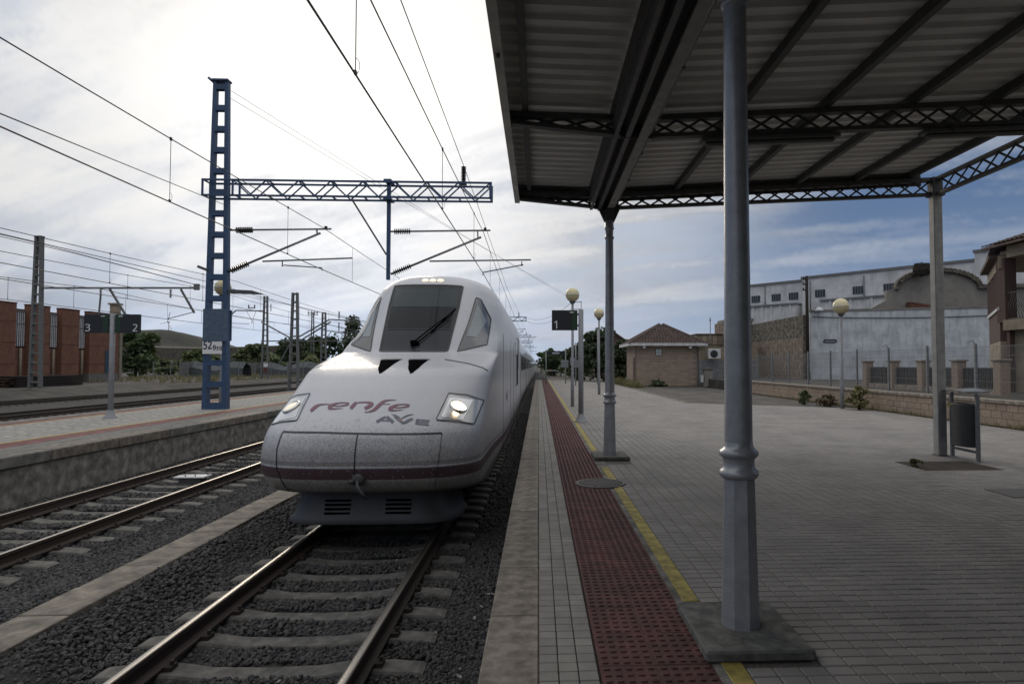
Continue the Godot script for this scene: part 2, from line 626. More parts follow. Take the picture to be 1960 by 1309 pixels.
func build_platform() -> void:
	var pf := Node3D.new()
	pf.name = "platform"
	add_child(pf)
	tag(pf, "paved side platform with coping, red tactile strip and yellow line", "", "", "structure")
	var st := st_new()
	box(st, Vector3(6.2, -0.515, -31), Vector3(12.4, 0.97, 78.4))      # body; the pavers lie on it
	part(pf, "platform_body", done(st), M.mortar)
	# coping
	var cop := []
	for k in 3:
		cop.append(cham_mesh(Vector3(0.318, 0.16, 0.992), 0.008))
	for i in 76:
		var z := -5.2 + i * 1.0
		var dy := R.randf_range(-0.003, 0.003)
		part(pf, "coping_stone", cop[i % 3], M.coping[R.randi() % 4], at_(Vector3(-0.158 + R.randf_range(-0.003, 0.003), -0.078 + dy, -z)))
	st = st_new()
	box(st, Vector3(-0.11, -0.56, -31), Vector3(0.2, 0.80, 78))
	part(pf, "track_side_wall", done(st), M.stained)
	# narrow paver strip, three columns
	var row := 0.105
	var e_mesh := cham_mesh(Vector3(0.102, 0.04, 0.0995), 0.004, true)
	var far_edge := [[], [], []]
	var n_single := 0
	var single := []
	for i in range(-10, 665):
		var z := i * row
		for c in 3:
			var p := Vector3(0.058 + c * 0.107, -0.02 + R.randf_range(-0.0012, 0.0012), -z)
			var k := R.randi() % 3
			if z < 4.2 and z > 1.9:
				single.append([p, k])
			else:
				far_edge[k].append(at_(p))
	for s in single:
		part(pf, "paver", e_mesh, M.paver_edge[s[1]], at_(s[0]))
	for k in 3:
		many(pf, "edge_pavers", e_mesh, M.paver_edge[k], far_edge[k])
	# red tactile tiles with raised studs
	var tac := []
	for v in 2:
		st = st_new()
		cham(st, Vector3(0, -0.02, 0), Vector3(0.3115, 0.04, 0.4195), 0.003, Basis.IDENTITY, true)
		for a in 5:
			for b in 6:
				var c := Vector3((a - 2) * 0.0605, 0.0025, (b - 2.5) * 0.069)
				cham(st, c, Vector3(0.036, 0.0075, 0.026), 0.0035, Basis.IDENTITY, true)
		tac.append(done(st))
	for i in range(-2, 167):
		for c in 2:
			var z := i * 0.42
			var x := 0.492 + c * 0.312
			part(pf, "tactile_tile", tac[c], M.red[R.randi() % 3], at_(Vector3(x, R.randf_range(-0.002, 0.002), -z)))
	st = st_new()
	sheet(st, 0.95, 1.13, -7.0, 70, -0.006)
	part(pf, "cement_strip", done(st), M.concrete)
	# yellow line
	var ym := cham_mesh(Vector3(0.112, 0.03, 0.416), 0.003, true)
	for i in range(-2, 167):
		var z := i * 0.42 + 0.1
		if z > 3.5 and z < 4.45 or z > 10.55 and z < 11.5 or absf(z - 8.95) < 0.30:
			continue
		part(pf, "yellow_tile", ym, M.yellow[R.randi() % 2], at_(Vector3(1.07, -0.0135 + R.randf_range(-0.001, 0.001), -z)))
	# main paving
	st = st_new()
	sheet(st, 1.126, 12.2, -7.0, 24.0, -0.009)
	sheet(st, 1.126, 6.45, 24.0, 70, -0.009)
	part(pf, "mortar_bed", done(st), M.mortar)
	var pm := cham_mesh(Vector3(0.1370, 0.03, 0.0960), 0.005, true)
	var rest := [[], [], [], []]
	var cand := []
	for i in range(-10, 667):
		var z := i * row
		var xmax := 12.1 if z < 24.0 else (6.4 + maxf(0.0, 27.5 - z) * 1.6 if z < 27.5 else 6.4)
		if z < 24.0 and z > 16.0:
			xmax = 12.1
		var c := 0
		while 1.205 + c * 0.1445 < xmax:
			var x := 1.205 + c * 0.1445
			c += 1
			if x > z * 1.8 + 5.0:
				continue                                   # beside and behind the view
			if absf(x - 1.2) < 0.35 and (absf(z - 3.94) < 0.42 or absf(z - 11.02) < 0.34):
				continue                                   # under the column footings
			if z > 9.8 and z < 10.75 and x > 6.1 and x < 7.4:
				continue                                   # the bare soil by the bin
			var tone := 0
			var q := sin(x * 1.7 + 3.0) + sin(z * 0.9 + x * 0.4) + R.randf_range(-1.5, 1.5)
			tone = 0 if q > 0.7 else 1 if q < -0.9 else 2 if q > 0.1 else 3
			var p := Vector3(x, -0.015 + R.randf_range(-0.0016, 0.0016), -z)
			var tilt := Basis(Vector3(1, 0, 0), R.randf_range(-0.008, 0.008)) * Basis(Vector3(0, 0, 1), R.randf_range(-0.008, 0.008))
			if z > 2.45 and z < 3.6 and x < 1.2 + (z - 1.1) * 1.2 and cand.size() < 230:
				cand.append([at_(p, tilt), tone])
			else:
				rest[tone].append(at_(p, tilt))
	for s in cand:
		part(pf, "paver", pm, M.paver[s[1]], s[0])
	for k in 4:
		many(pf, "pavers", pm, M.paver[k], rest[k])
	# edge kerb between the paving and the asphalt
	var km := cham_mesh(Vector3(0.12, 0.12, 0.98), 0.01)
	for i in 42:
		part(pf, "kerb_stone", km, M.coping[i % 4], at_(Vector3(6.47, -0.052, -28.5 - i)))
	# soil patch by the bin and the dark drain cover at the edge of the frame
	st = st_new()
	sheet(st, 6.05, 7.45, 9.78, 10.78, -0.007)
	part(pf, "bare_soil", done(st), M.earth)


func build_island_platform() -> void:
	var pf := Node3D.new()
	pf.name = "island_platform"
	add_child(pf)
	tag(pf, "island platform between the tracks with stained concrete side wall", "", "", "structure")
	var st := st_new()
	box(st, Vector3(-12.395, -0.53, -60), Vector3(5.77, 0.94, 150))
	part(pf, "platform_body", done(st), M.stained)
	var cop := cham_mesh(Vector3(0.52, 0.22, 1.985), 0.02)
	for i in 72:
		part(pf, "coping_stone", cop, M.coping[R.randi() % 4] if i % 3 else M.concrete, at_(Vector3(-9.72 + R.randf_range(-0.004, 0.004), -0.105 + R.randf_range(-0.004, 0.004), 12.0 - i * 2.0)))
		part(pf, "far_coping_stone", cop, M.concrete, at_(Vector3(-15.24, -0.105, 12.0 - i * 2.0)))
	st = st_new()
	sheet(st, -14.98, -9.98, -14, 134, -0.04)
	part(pf, "paving", done(st), M.joint)
	for b in [[-10.58, -9.985, M.concrete, "cement_strip"], [-11.22, -10.585, M.red_band, "red_band"], [-11.345, -11.225, M.yellow[0], "yellow_line"], [-14.30, -11.35, M.joint, "paving_slab"], [-14.42, -14.305, M.yellow[0], "yellow_line"], [-14.975, -14.425, M.red_band, "red_band"]]:
		for i in 24:
			var z := 12.0 - i * 6.0
			st = st_new()
			cham(st, Vector3((b[0] + b[1]) * 0.5, -0.02, z - 3.0), Vector3(b[1] - b[0], 0.04, 5.992), 0.003)
			part(pf, b[3], done(st), b[2])


func rail_mesh(length: float) -> Array:
	var half := [Vector2(0.036, 0.0), Vector2(0.036, -0.035), Vector2(0.012, -0.05), Vector2(0.009, -0.135), Vector2(0.075, -0.155), Vector2(0.075, -0.172)]
	var poly := PackedVector2Array()
	for p in half:
		poly.append(p)
	for i in range(half.size() - 1, -1, -1):
		poly.append(Vector2(-half[i].x, half[i].y))
	var st := st_new()
	prism(st, poly, Vector3.ZERO, Vector3.RIGHT, Vector3.UP, Vector3(0, 0, -length))
	var body := done(st)
	# the polished crown
	st = st_new(true)
	var rings := []
	for z in [0.0, -length]:
		var ring := PackedVector3Array()
		for p in [Vector2(-0.031, 0.0008), Vector2(-0.024, 0.004), Vector2(-0.012, 0.0055), Vector2(0.008, 0.0055), Vector2(0.018, 0.004), Vector2(0.024, 0.0008)]:
			ring.append(Vector3(p.x, p.y, z))
		rings.append(ring)
	for k in 5:
		quad(st, rings[0][k], rings[0][k + 1], rings[1][k + 1], rings[1][k], Vector3.UP)
	return [body, done(st)]


func sleeper_mesh() -> ArrayMesh:
	var st := st_new()
	var prof := [[-1.36, -0.035, 0.10], [-1.32, -0.018, 0.105], [-1.06, 0.0, 0.11], [-0.72, 0.0, 0.11], [-0.45, -0.035, 0.10], [0.0, -0.045, 0.098], [0.45, -0.035, 0.10], [0.72, 0.0, 0.11], [1.06, 0.0, 0.11], [1.32, -0.018, 0.105], [1.36, -0.035, 0.10]]
	var rings := []
	for p in prof:
		var w: float = p[2]
		var y: float = p[1]
		rings.append(PackedVector3Array([Vector3(p[0], y, -w), Vector3(p[0], y, w), Vector3(p[0], y - 0.018, w + 0.014), Vector3(p[0], -0.2, w + 0.045), Vector3(p[0], -0.2, -w - 0.045), Vector3(p[0], y - 0.018, -w - 0.014)]))
	skin(st, rings)
	for e in [0, rings.size() - 1]:
		var r: PackedVector3Array = rings[e]
		for k in range(1, 5):
			tri(st, r[0], r[k], r[k + 1], Vector3(-1 if e == 0 else 1, 0, 0))
	return done(st)


func track(x: float, z_from: float, z_to: float, label: String, n_parts: int) -> Node3D:
	var t := thing("railway_track", label, "railway track", Vector3(x, RAIL - 0.19, -z_from))
	var rm := rail_mesh(z_to - z_from)
	for s in [-1.0, 1.0]:
		var rl := part(t, "rail", rm[0], M.rust, at_(Vector3(s * 0.87, 0.184, 0)))
		part(rl, "polished_crown", rm[1], M.rail_top)
	var sm := sleeper_mesh()
	if n_parts == 0:
		for c in t.get_children():
			c.get_child(0).material_override = M.rust
	var st := st_new()
	for s in [-1.0, 1.0]:
		for e in [-1.0, 1.0]:
			box(st, Vector3(s * 0.87 + e * 0.105, 0.02, 0), Vector3(0.07, 0.035, 0.11))
			tube(st, [Vector3(s * 0.87 + e * 0.12, 0.03, 0.0), Vector3(s * 0.87 + e * 0.12, 0.075, 0.0)], 0.018, 6)
	var clips := done(st)
	var rest := []
	var cl := []
	var n := int((z_to - z_from) / 0.604)
	for i in n:
		var tr := at_(Vector3(R.randf_range(-0.012, 0.012), R.randf_range(-0.006, 0.004), -0.2 - i * 0.604), Basis(Vector3.UP, R.randf_range(-0.008, 0.008)))
		if i < n_parts:
			part(t, "sleeper", sm, M.sleeper, tr)
		else:
			rest.append(tr)
		cl.append(tr)
	if rest:
		many(t, "sleepers", sm, M.sleeper, rest)
	many(t, "rail_clips", clips, M.clip, cl)
	return t


func build_tracks() -> void:
	track(-2.33, 1.2, 420.0, "track with bright left rail that the white train stands on", 75)
	track(-7.6, 1.2, 420.0, "empty track between the concrete strip and the island platform wall", 75)
	track(-17.75, 4.0, 420.0, "track hidden close behind the island platform", 0)
	track(-25.4, 4.0, 420.0, "empty track nearest beyond the island platform", 0)
	track(-34.0, 4.0, 420.0, "farthest track, next to the yard with the brick building", 0)
	# cable trough between the two near tracks: a row of lids
	var tr := thing("cable_trough", "strip of beige concrete cable trough lids between the two near tracks", "cable trough", Vector3(-4.6, -0.95, 0))
	var lid := cham_mesh(Vector3(0.47, 0.26, 0.742), 0.008)
	for i in 66:
		part(tr, "lid", lid, M.trough[R.randi() % 3], at_(Vector3(R.randf_range(-0.004, 0.004), 0.14 + R.randf_range(-0.005, 0.005), -1.4 - i * 0.75)))
	# white balise boxes in track 2
	for b in [[13.9, "small pale box fixed between the rails of the empty left track, nearer one"], [19.6, "small pale box fixed between the rails of the empty left track, farther one"]]:
		var t := thing("track_box", b[1], "track device", Vector3(-7.25, -0.83, -b[0]), 0.0, "pale boxes between the rails")
		part(t, "lid", cham_mesh(Vector3(0.62, 0.03, 0.34), 0.005), M.white_trim, at_(Vector3(0, 0.14, 0)))
		blk(t, "body", Vector3(0, 0.06, 0), Vector3(0.44, 0.13, 0.26), M.steel_dark)
		for k in 4:
			part(t, "bolt", lathe_mesh([Vector2(0.014, 0), Vector2(0.014, 0.035), Vector2(0.0, 0.036)], 6), M.steel_dark, at_(Vector3([-0.26, 0.26, -0.1, 0.1][k], 0.155, [-0.1, -0.1, 0.1, 0.1][k])))


func build_ballast() -> void:
	var meshes := []
	for v in 3:
		var ico := SphereMesh.new()
		ico.radial_segments = 6
		ico.rings = 3
		ico.radius = 0.5
		ico.height = 1.0
		var arr := ico.get_mesh_arrays()
		var vs: PackedVector3Array = arr[Mesh.ARRAY_VERTEX]
		var ix: PackedInt32Array = arr[Mesh.ARRAY_INDEX]
		var off := {}
		var st := st_new()
		for i in range(0, ix.size(), 3):
			var q := []
			for j in 3:
				var p := vs[ix[i + j]]
				var key := p.snapped(Vector3.ONE * 0.01)
				if not off.has(key):
					off[key] = p * R.randf_range(0.65, 1.25) * Vector3(1.0, 0.72, 0.85)
				q.append(off[key])
			if (q[1] - q[0]).cross(q[2] - q[0]).length() > 1e-5:
				tri(st, q[0], q[1], q[2], q[0] + q[1] + q[2])
		meshes.append(done(st))
	var places := [[], [], []]
	# [x0, x1, z0, z1, spacing, size]
	for a in [[-4.36, -0.30, 1.0, 6.0, 0.036, 0.050], [-4.36, -0.30, 6.0, 10.0, 0.044, 0.058], [-1.0, -0.28, 10.0, 34.0, 0.065, 0.075], [-4.36, -3.2, 10.0, 13.0, 0.06, 0.07], [-9.5, -4.84, 4.6, 9.0, 0.046, 0.060], [-9.5, -4.84, 9.0, 16.0, 0.06, 0.072], [-9.5, -5.2, 16.0, 30.0, 0.085, 0.09]]:
		var x: float = a[0]
		while x < a[1]:
			var z: float = a[2]
			while z < a[3]:
				var px: float = x + R.randf_range(-0.5, 0.5) * a[4]
				var pz: float = z + R.randf_range(-0.5, 0.5) * a[4]
				z += a[4]
				if px < -0.95 * pz - 0.6:
					continue
				var on := false
				for t in [-2.33, -7.6]:
					if absf(px - t) < 1.39 and absf(fposmod(pz - 1.4 + 0.302, 0.604) - 0.302) < 0.135:
						on = true
					if absf(absf(px - t) - 0.87) < 0.08:
						on = true
				if on:
					continue
				var s: float = a[5] * R.randf_range(0.65, 1.25)
				var heap := 0.012 * sin(px * 5.0 + pz * 1.3) + 0.010 * sin(pz * 4.1 - px * 2.0)
				var b := Basis.from_euler(Vector3(R.randf() * TAU, R.randf() * TAU, R.randf() * TAU)).scaled(Vector3.ONE * s)
				var roll := R.randf()
				places[0 if roll < 0.5 else 1 if roll < 0.86 else 2].append(at_(Vector3(px, bed_y(px) + heap + R.randf_range(0.0, 0.022), -pz), b))
			x += a[4]
	var holder := Node3D.new()
	holder.name = "ballast"
	add_child(holder)
	tag(holder, "dark grey crushed stone ballast between and beside the near rails", "ballast", "", "stuff")
	for k in 3:
		many(holder, "ballast_stones", meshes[k], M.stone[k], places[k])
	# pale scraps and dry leaves lying on the stones
	var flake := cham_mesh(Vector3(0.05, 0.006, 0.028), 0.002)
	var lit := []
	var rr := RandomNumberGenerator.new()
	rr.seed = 41
	for k in 46:
		var z := rr.randf_range(2.6, 9.0)
		var x := rr.randf_range(-4.2, -0.4) if k % 3 else rr.randf_range(-6.6, -5.0)
		if k % 4 == 0:
			x = rr.randf_range(-0.75, -0.4)
		lit.append(at_(Vector3(x, bed_y(x) + 0.045, -z), Basis.from_euler(Vector3(rr.randf_range(-0.5, 0.5), rr.randf() * TAU, rr.randf_range(-0.5, 0.5))).scaled(Vector3.ONE * rr.randf_range(0.4, 1.1))))
	many(holder, "litter_scraps", flake, M.joint, lit)


# ---------------------------------------------------------------- the train

const TRAIN_X := -2.32
const NOSE_Z := 8.4
const TZ := [[-0.45, 11.6], [-0.3, 10.4], [-0.2, 9.6], [-0.12, 9.0], [-0.06, 8.7], [0.02, 8.56], [0.12, 8.47], [0.3, 8.4], [0.55, 8.4], [0.72, 8.45], [0.8, 8.52], [0.92, 8.7], [1.07, 8.98], [1.3, 9.45], [1.5, 9.95], [1.62, 10.4], [1.72, 11.0], [1.8, 11.5], [1.86, 11.95], [1.95, 12.08], [2.3, 12.42], [3.3, 13.45], [3.42, 13.62], [3.53, 13.85], [3.61, 14.2], [3.66, 14.7], [3.69, 15.5], [3.7, 16.5]]
const TW := [[-0.45, 1.4], [-0.2, 1.47], [0.0, 1.5], [0.3, 1.52], [2.2, 1.52], [2.7, 1.49], [3.0, 1.44], [3.25, 1.35], [3.42, 1.25], [3.55, 1.1], [3.64, 0.88], [3.685, 0.6], [3.7, 0.001]]
const TL := [[-0.45, 1.2], [0.4, 1.05], [0.7, 1.2], [1.0, 1.5], [1.3, 1.5], [1.6, 1.1], [1.85, 0.9], [2.05, 1.3], [2.3, 2.4], [2.6, 2.9], [3.3, 3.0], [3.7, 3.0]]
const TN := [[-0.45, 2.9], [0.5, 2.9], [0.8, 2.6], [1.8, 2.6], [2.2, 2.8], [3.7, 2.8]]


func lut(t: Array, y: float) -> float:
	if y <= t[0][0]:
		return t[0][1]
	for i in range(1, t.size()):
		if y <= t[i][0]:
			return lerpf(t[i - 1][1], t[i][1], (y - t[i - 1][0]) / (t[i][0] - t[i - 1][0]))
	return t[-1][1]


func lus(t: Array, y: float, h: float) -> float:
	var s := 0.0
	for k in [-2, -1, 0, 1, 2]:
		s += lut(t, y + h * k * 0.5)
	return s / 5.0


func nose_z(x: float, y: float) -> float:
	var n := lus(TN, y, 0.1)
	var q := minf(absf(x) / lut(TW, y), 1.0)
	return lus(TZ, y, 0.035) + lus(TL, y, 0.1) * (1.0 - pow(1.0 - pow(q, n), 1.0 / n))


func tp(x: float, y: float, z: float) -> Vector3:       # train coordinates to its node
	return Vector3(x, y - RAIL, -(z - NOSE_Z))


func on_nose(x: float, y: float, lift := 0.006) -> Vector3:
	var e := 0.01
	var zx := (nose_z(x + e, y) - nose_z(x - e, y)) / (2.0 * e)
	var zy := (nose_z(x, y + e) - nose_z(x, y - e)) / (2.0 * e)
	var nrm := Vector3(zx, zy, -1.0).limit_length(6.0).normalized()   # towards smaller z, so out of the nose
	return tp(x + nrm.x * lift, y + nrm.y * lift, nose_z(x, y) + nrm.z * lift)


func stripe_drop(z: float) -> float:
	return 0.33 * smoothstep(9.3, 17.5, z)


func body_row(y: float, z_end: float, na: int, y_tex := -99.0) -> Array:
	var w := lut(TW, y)
	var n := lus(TN, y, 0.1)
	var l := lus(TL, y, 0.1)
	var z0_ := lus(TZ, y, 0.035)
	var out := []
	var prev := z0_ + l
	for zz in [z_end, 24.0, 20.0, 17.5, 16.0]:
		if zz > prev + 0.05:
			out.append(Vector3(w, y, zz))
	for k in range(na, 0, -1):
		var a := float(k) / na * PI / 2.0
		out.append(Vector3(w * pow(sin(a), 2.0 / n), y, z0_ + l * (1.0 - pow(maxf(cos(a), 0.0), 2.0 / n))))
	return out


func build_body_mesh() -> ArrayMesh:
	var ys := []
	var y := -0.42
	while y < 3.3:
		ys.append(y)
		y += 0.03 if y < 2.0 else 0.06
	for v in [3.3, 3.35, 3.4, 3.45, 3.49, 3.53, 3.56, 3.59, 3.615, 3.64, 3.655, 3.67, 3.68, 3.688, 3.694, 3.698, 3.6998]:
		ys.append(v)
	var st := st_new(true)
	var rows := []
	for yy in ys:
		var half := []
		var w := lut(TW, yy)
		var n := lus(TN, yy, 0.1)
		var l := lus(TL, yy, 0.1)
		var z0_ := lus(TZ, yy, 0.035)
		for k in range(0, 27):
			var a := float(k) / 26.0 * PI / 2.0
			half.append(Vector3(w * pow(sin(a), 2.0 / n), yy, z0_ + l * (1.0 - pow(maxf(cos(a), 0.0), 2.0 / n))))
		var zs := z0_ + l
		for k in range(1, 9):
			half.append(Vector3(w, yy, lerpf(zs, 28.3, k / 8.0)))
		var row := []
		for k in range(half.size() - 1, 0, -1):
			row.append(half[k] * Vector3(-1, 1, 1))
		row.append_array(half)
		rows.append(row)
	for i in rows.size() - 1:
		for k in rows[i].size() - 1:
			var q := [rows[i][k], rows[i][k + 1], rows[i + 1][k + 1], rows[i + 1][k]]
			for t in [[0, 2, 1], [0, 3, 2]]:
				for j in t:
					var p: Vector3 = q[j]
					var u := (p.x if absf(p.x) < 1.1 else p.x + signf(p.x) * (p.z - 8.5)) * 0.5
					st.set_uv(Vector2(u, 1.0 - (p.y + stripe_drop(p.z) + 0.45) / 4.4))
					st.add_vertex(tp(p.x, p.y, p.z))
	# rear wall of the power car
	var last := []
	for r in rows:
		last.append([r[0], r[-1]])
	for i in last.size() - 1:
		for t in [[last[i][0], last[i][1], last[i + 1][1]], [last[i][0], last[i + 1][1], last[i + 1][0]]]:
			for p in t:
				st.set_uv(Vector2(0, 0.5))
				st.add_vertex(tp(p.x, p.y, p.z))
	return done(st)


func body_texture(nose: bool) -> ImageTexture:
	var w := 512
	var h := 1024
	var im := Image.create(w, h, false, Image.FORMAT_RGB8)
	var n := FastNoiseLite.new()
	n.seed = 33
	n.frequency = 0.012
	n.fractal_octaves = 4
	var rr := RandomNumberGenerator.new()
	rr.seed = 5
	var cells := PackedFloat32Array()
	cells.resize(180 * 345)
	for i in cells.size():
		cells[i] = rr.randf()
	for y in h:
		var yy := (1.0 - (y + 0.5) / h) * 4.4 - 0.45
		for x in w:
			var c := Color(0.53, 0.535, 0.565)
			if yy < -0.05:
				c = Color(0.115, 0.118, 0.125)
			elif yy < -0.015:
				c = Color(0.13, 0.125, 0.12)
			elif yy > 0.165 and yy < 0.315:
				c = Color(0.075, 0.028, 0.045)
			elif yy > 0.345 and yy < 0.40:
				c = Color(0.25, 0.235, 0.245)
			elif yy < 0.165:
				c = Color(0.47, 0.44, 0.40)
			# a plain run of road dirt, heavier low down where the nose meets it
			var d := 0.5 + 0.5 * n.get_noise_2d(x * 2.0, y)
			var dirt := 0.06 + (0.52 * smoothstep(0.95, 0.30, yy) if nose else 0.25 * smoothstep(1.2, 0.2, yy))
			var band := yy > 0.165 and yy < 0.40
			c = c.lerp(Color(0.21, 0.185, 0.16), (0.3 if band else 1.0) * dirt * (0.55 + 0.75 * d))
			if nose and yy < 1.0:
				var s: float = cells[(y / 3) * 180 + x / 3]
				var p := 0.42 * smoothstep(1.0, 0.55, yy)
				if s < p:
					c = c.lerp(Color(0.06, 0.053, 0.047), 0.08 + 0.42 * fposmod(s * 97.0, 1.0))
				elif s > 0.985:
					c = c.lerp(Color(0.7, 0.68, 0.65), 0.4)
			elif nose and rr.randf() < 0.05 * smoothstep(2.2, 1.0, yy):
				c = c.lerp(Color(0.15, 0.14, 0.13), 0.25)
			im.set_pixel(x, y, c.linear_to_srgb())
	return ImageTexture.create_from_image(im)


func edge_pts(pts: Array, n: int) -> Array:             # a polyline of [x, y], cut into n equal steps
	var len_ := [0.0]
	for i in range(1, pts.size()):
		len_.append(len_[-1] + Vector2(pts[i][0] - pts[i - 1][0], pts[i][1] - pts[i - 1][1]).length())
	var out := []
	for k in n + 1:
		var s: float = len_[-1] * k / n
		var i := 1
		while i < pts.size() - 1 and len_[i] < s:
			i += 1
		var f: float = (s - len_[i - 1]) / maxf(len_[i] - len_[i - 1], 1e-6)
		out.append(Vector2(lerpf(pts[i - 1][0], pts[i][0], f), lerpf(pts[i - 1][1], pts[i][1], f)))
	return out


func nose_patch(left: Array, right: Array, lift := 0.006, nu := 14, nv := 16) -> ArrayMesh:   # between two polylines that run the same way
	var a := edge_pts(left, nv)
	var b := edge_pts(right, nv)
	var st := st_new(true)
	var g := []
	for j in nv + 1:
		var row := []
		for i in nu + 1:
			var p: Vector2 = a[j].lerp(b[j], float(i) / nu)
			row.append(on_nose(p.x, p.y, lift))
		g.append(row)
	for j in nv:
		for i in nu:
			quad(st, g[j][i], g[j][i + 1], g[j + 1][i + 1], g[j + 1][i], Vector3(0, 0.25, 1))
	return done(st)


func nose_line(pts: Array, w: float, lift := 0.008, steps := 0, closed := false, taper := []) -> ArrayMesh:
	var poly := pts.duplicate()
	if closed:
		poly.append(pts[0])
	var n: int = steps if steps else maxi(6, poly.size() * 6)
	var c := edge_pts(poly, n)
	var st := st_new(true)
	var prev := []
	for k in n + 1:
		var d: Vector2 = c[mini(k + 1, n)] - c[maxi(k - 1, 0)]
		var s := Vector2(-d.y, d.x).normalized() * w * 0.5
		var cur := [on_nose(c[k].x - s.x, c[k].y - s.y, lift), on_nose(c[k].x + s.x, c[k].y + s.y, lift)]
		if prev:
			quad(st, prev[0], prev[1], cur[1], cur[0], Vector3(0, 0.25, 1))
		prev = cur
	return done(st)


func logo_at(p: Vector2) -> Vector2:                    # the lettering's own sheet (thousandths) to the nose
	var u := p.x / 1000.0
	var v := p.y / 1000.0
	return Vector2(-1.3284 + 1.1788 * u + 0.892 * v - 0.2485 * u * v - 0.0405 * u * u - 0.2677 * v * v, 1.3113 + 0.0262 * u - 0.9605 * v - 0.015 * u * v - 0.0118 * u * u + 0.1218 * v * v)


func stroke(parent: Node3D, called: String, knots: Array, m: Material, smooth := true) -> void:   # knots [x, y, width]
	var pts := []
	if smooth and knots.size() > 2:
		for i in knots.size() - 1:
			var p0: Array = knots[maxi(i - 1, 0)]
			var p1: Array = knots[i]
			var p2: Array = knots[i + 1]
			var p3: Array = knots[mini(i + 2, knots.size() - 1)]
			for k in 6:
				var t := k / 6.0
				pts.append([cubic_interpolate(p1[0], p2[0], p0[0], p3[0], t), cubic_interpolate(p1[1], p2[1], p0[1], p3[1], t), lerpf(p1[2], p2[2], t)])
		pts.append(knots[-1])
	else:
		for i in knots.size() - 1:
			for k in 4:
				var t := k / 4.0
				pts.append([lerpf(knots[i][0], knots[i + 1][0], t), lerpf(knots[i][1], knots[i + 1][1], t), lerpf(knots[i][2], knots[i + 1][2], t)])
		pts.append(knots[-1])
	var st := st_new(true)
	var prev := []
	for k in pts.size():
		var a: Array = pts[maxi(k - 1, 0)]
		var b: Array = pts[mini(k + 1, pts.size() - 1)]
		var d := Vector2(b[0] - a[0], b[1] - a[1]).normalized()
		var s: Vector2 = Vector2(-d.y, d.x) * pts[k][2] * 0.5
		var c := Vector2(pts[k][0], pts[k][1])
		var l := logo_at(c - s)
		var r := logo_at(c + s)
		var cur := [on_nose(l.x, l.y, 0.007), on_nose(r.x, r.y, 0.007)]
		if prev:
			quad(st, prev[0], prev[1], cur[1], cur[0], Vector3(0, 0.25, 1))
		prev = cur
	part(parent, called, done(st), m)


func glow_mat(c: Color, e: float) -> StandardMaterial3D:
	var m := paint(Color(0.8, 0.78, 0.72), 0.3)
	m.emission_enabled = true
	m.emission = c
	m.emission_energy_multiplier = e
	return m


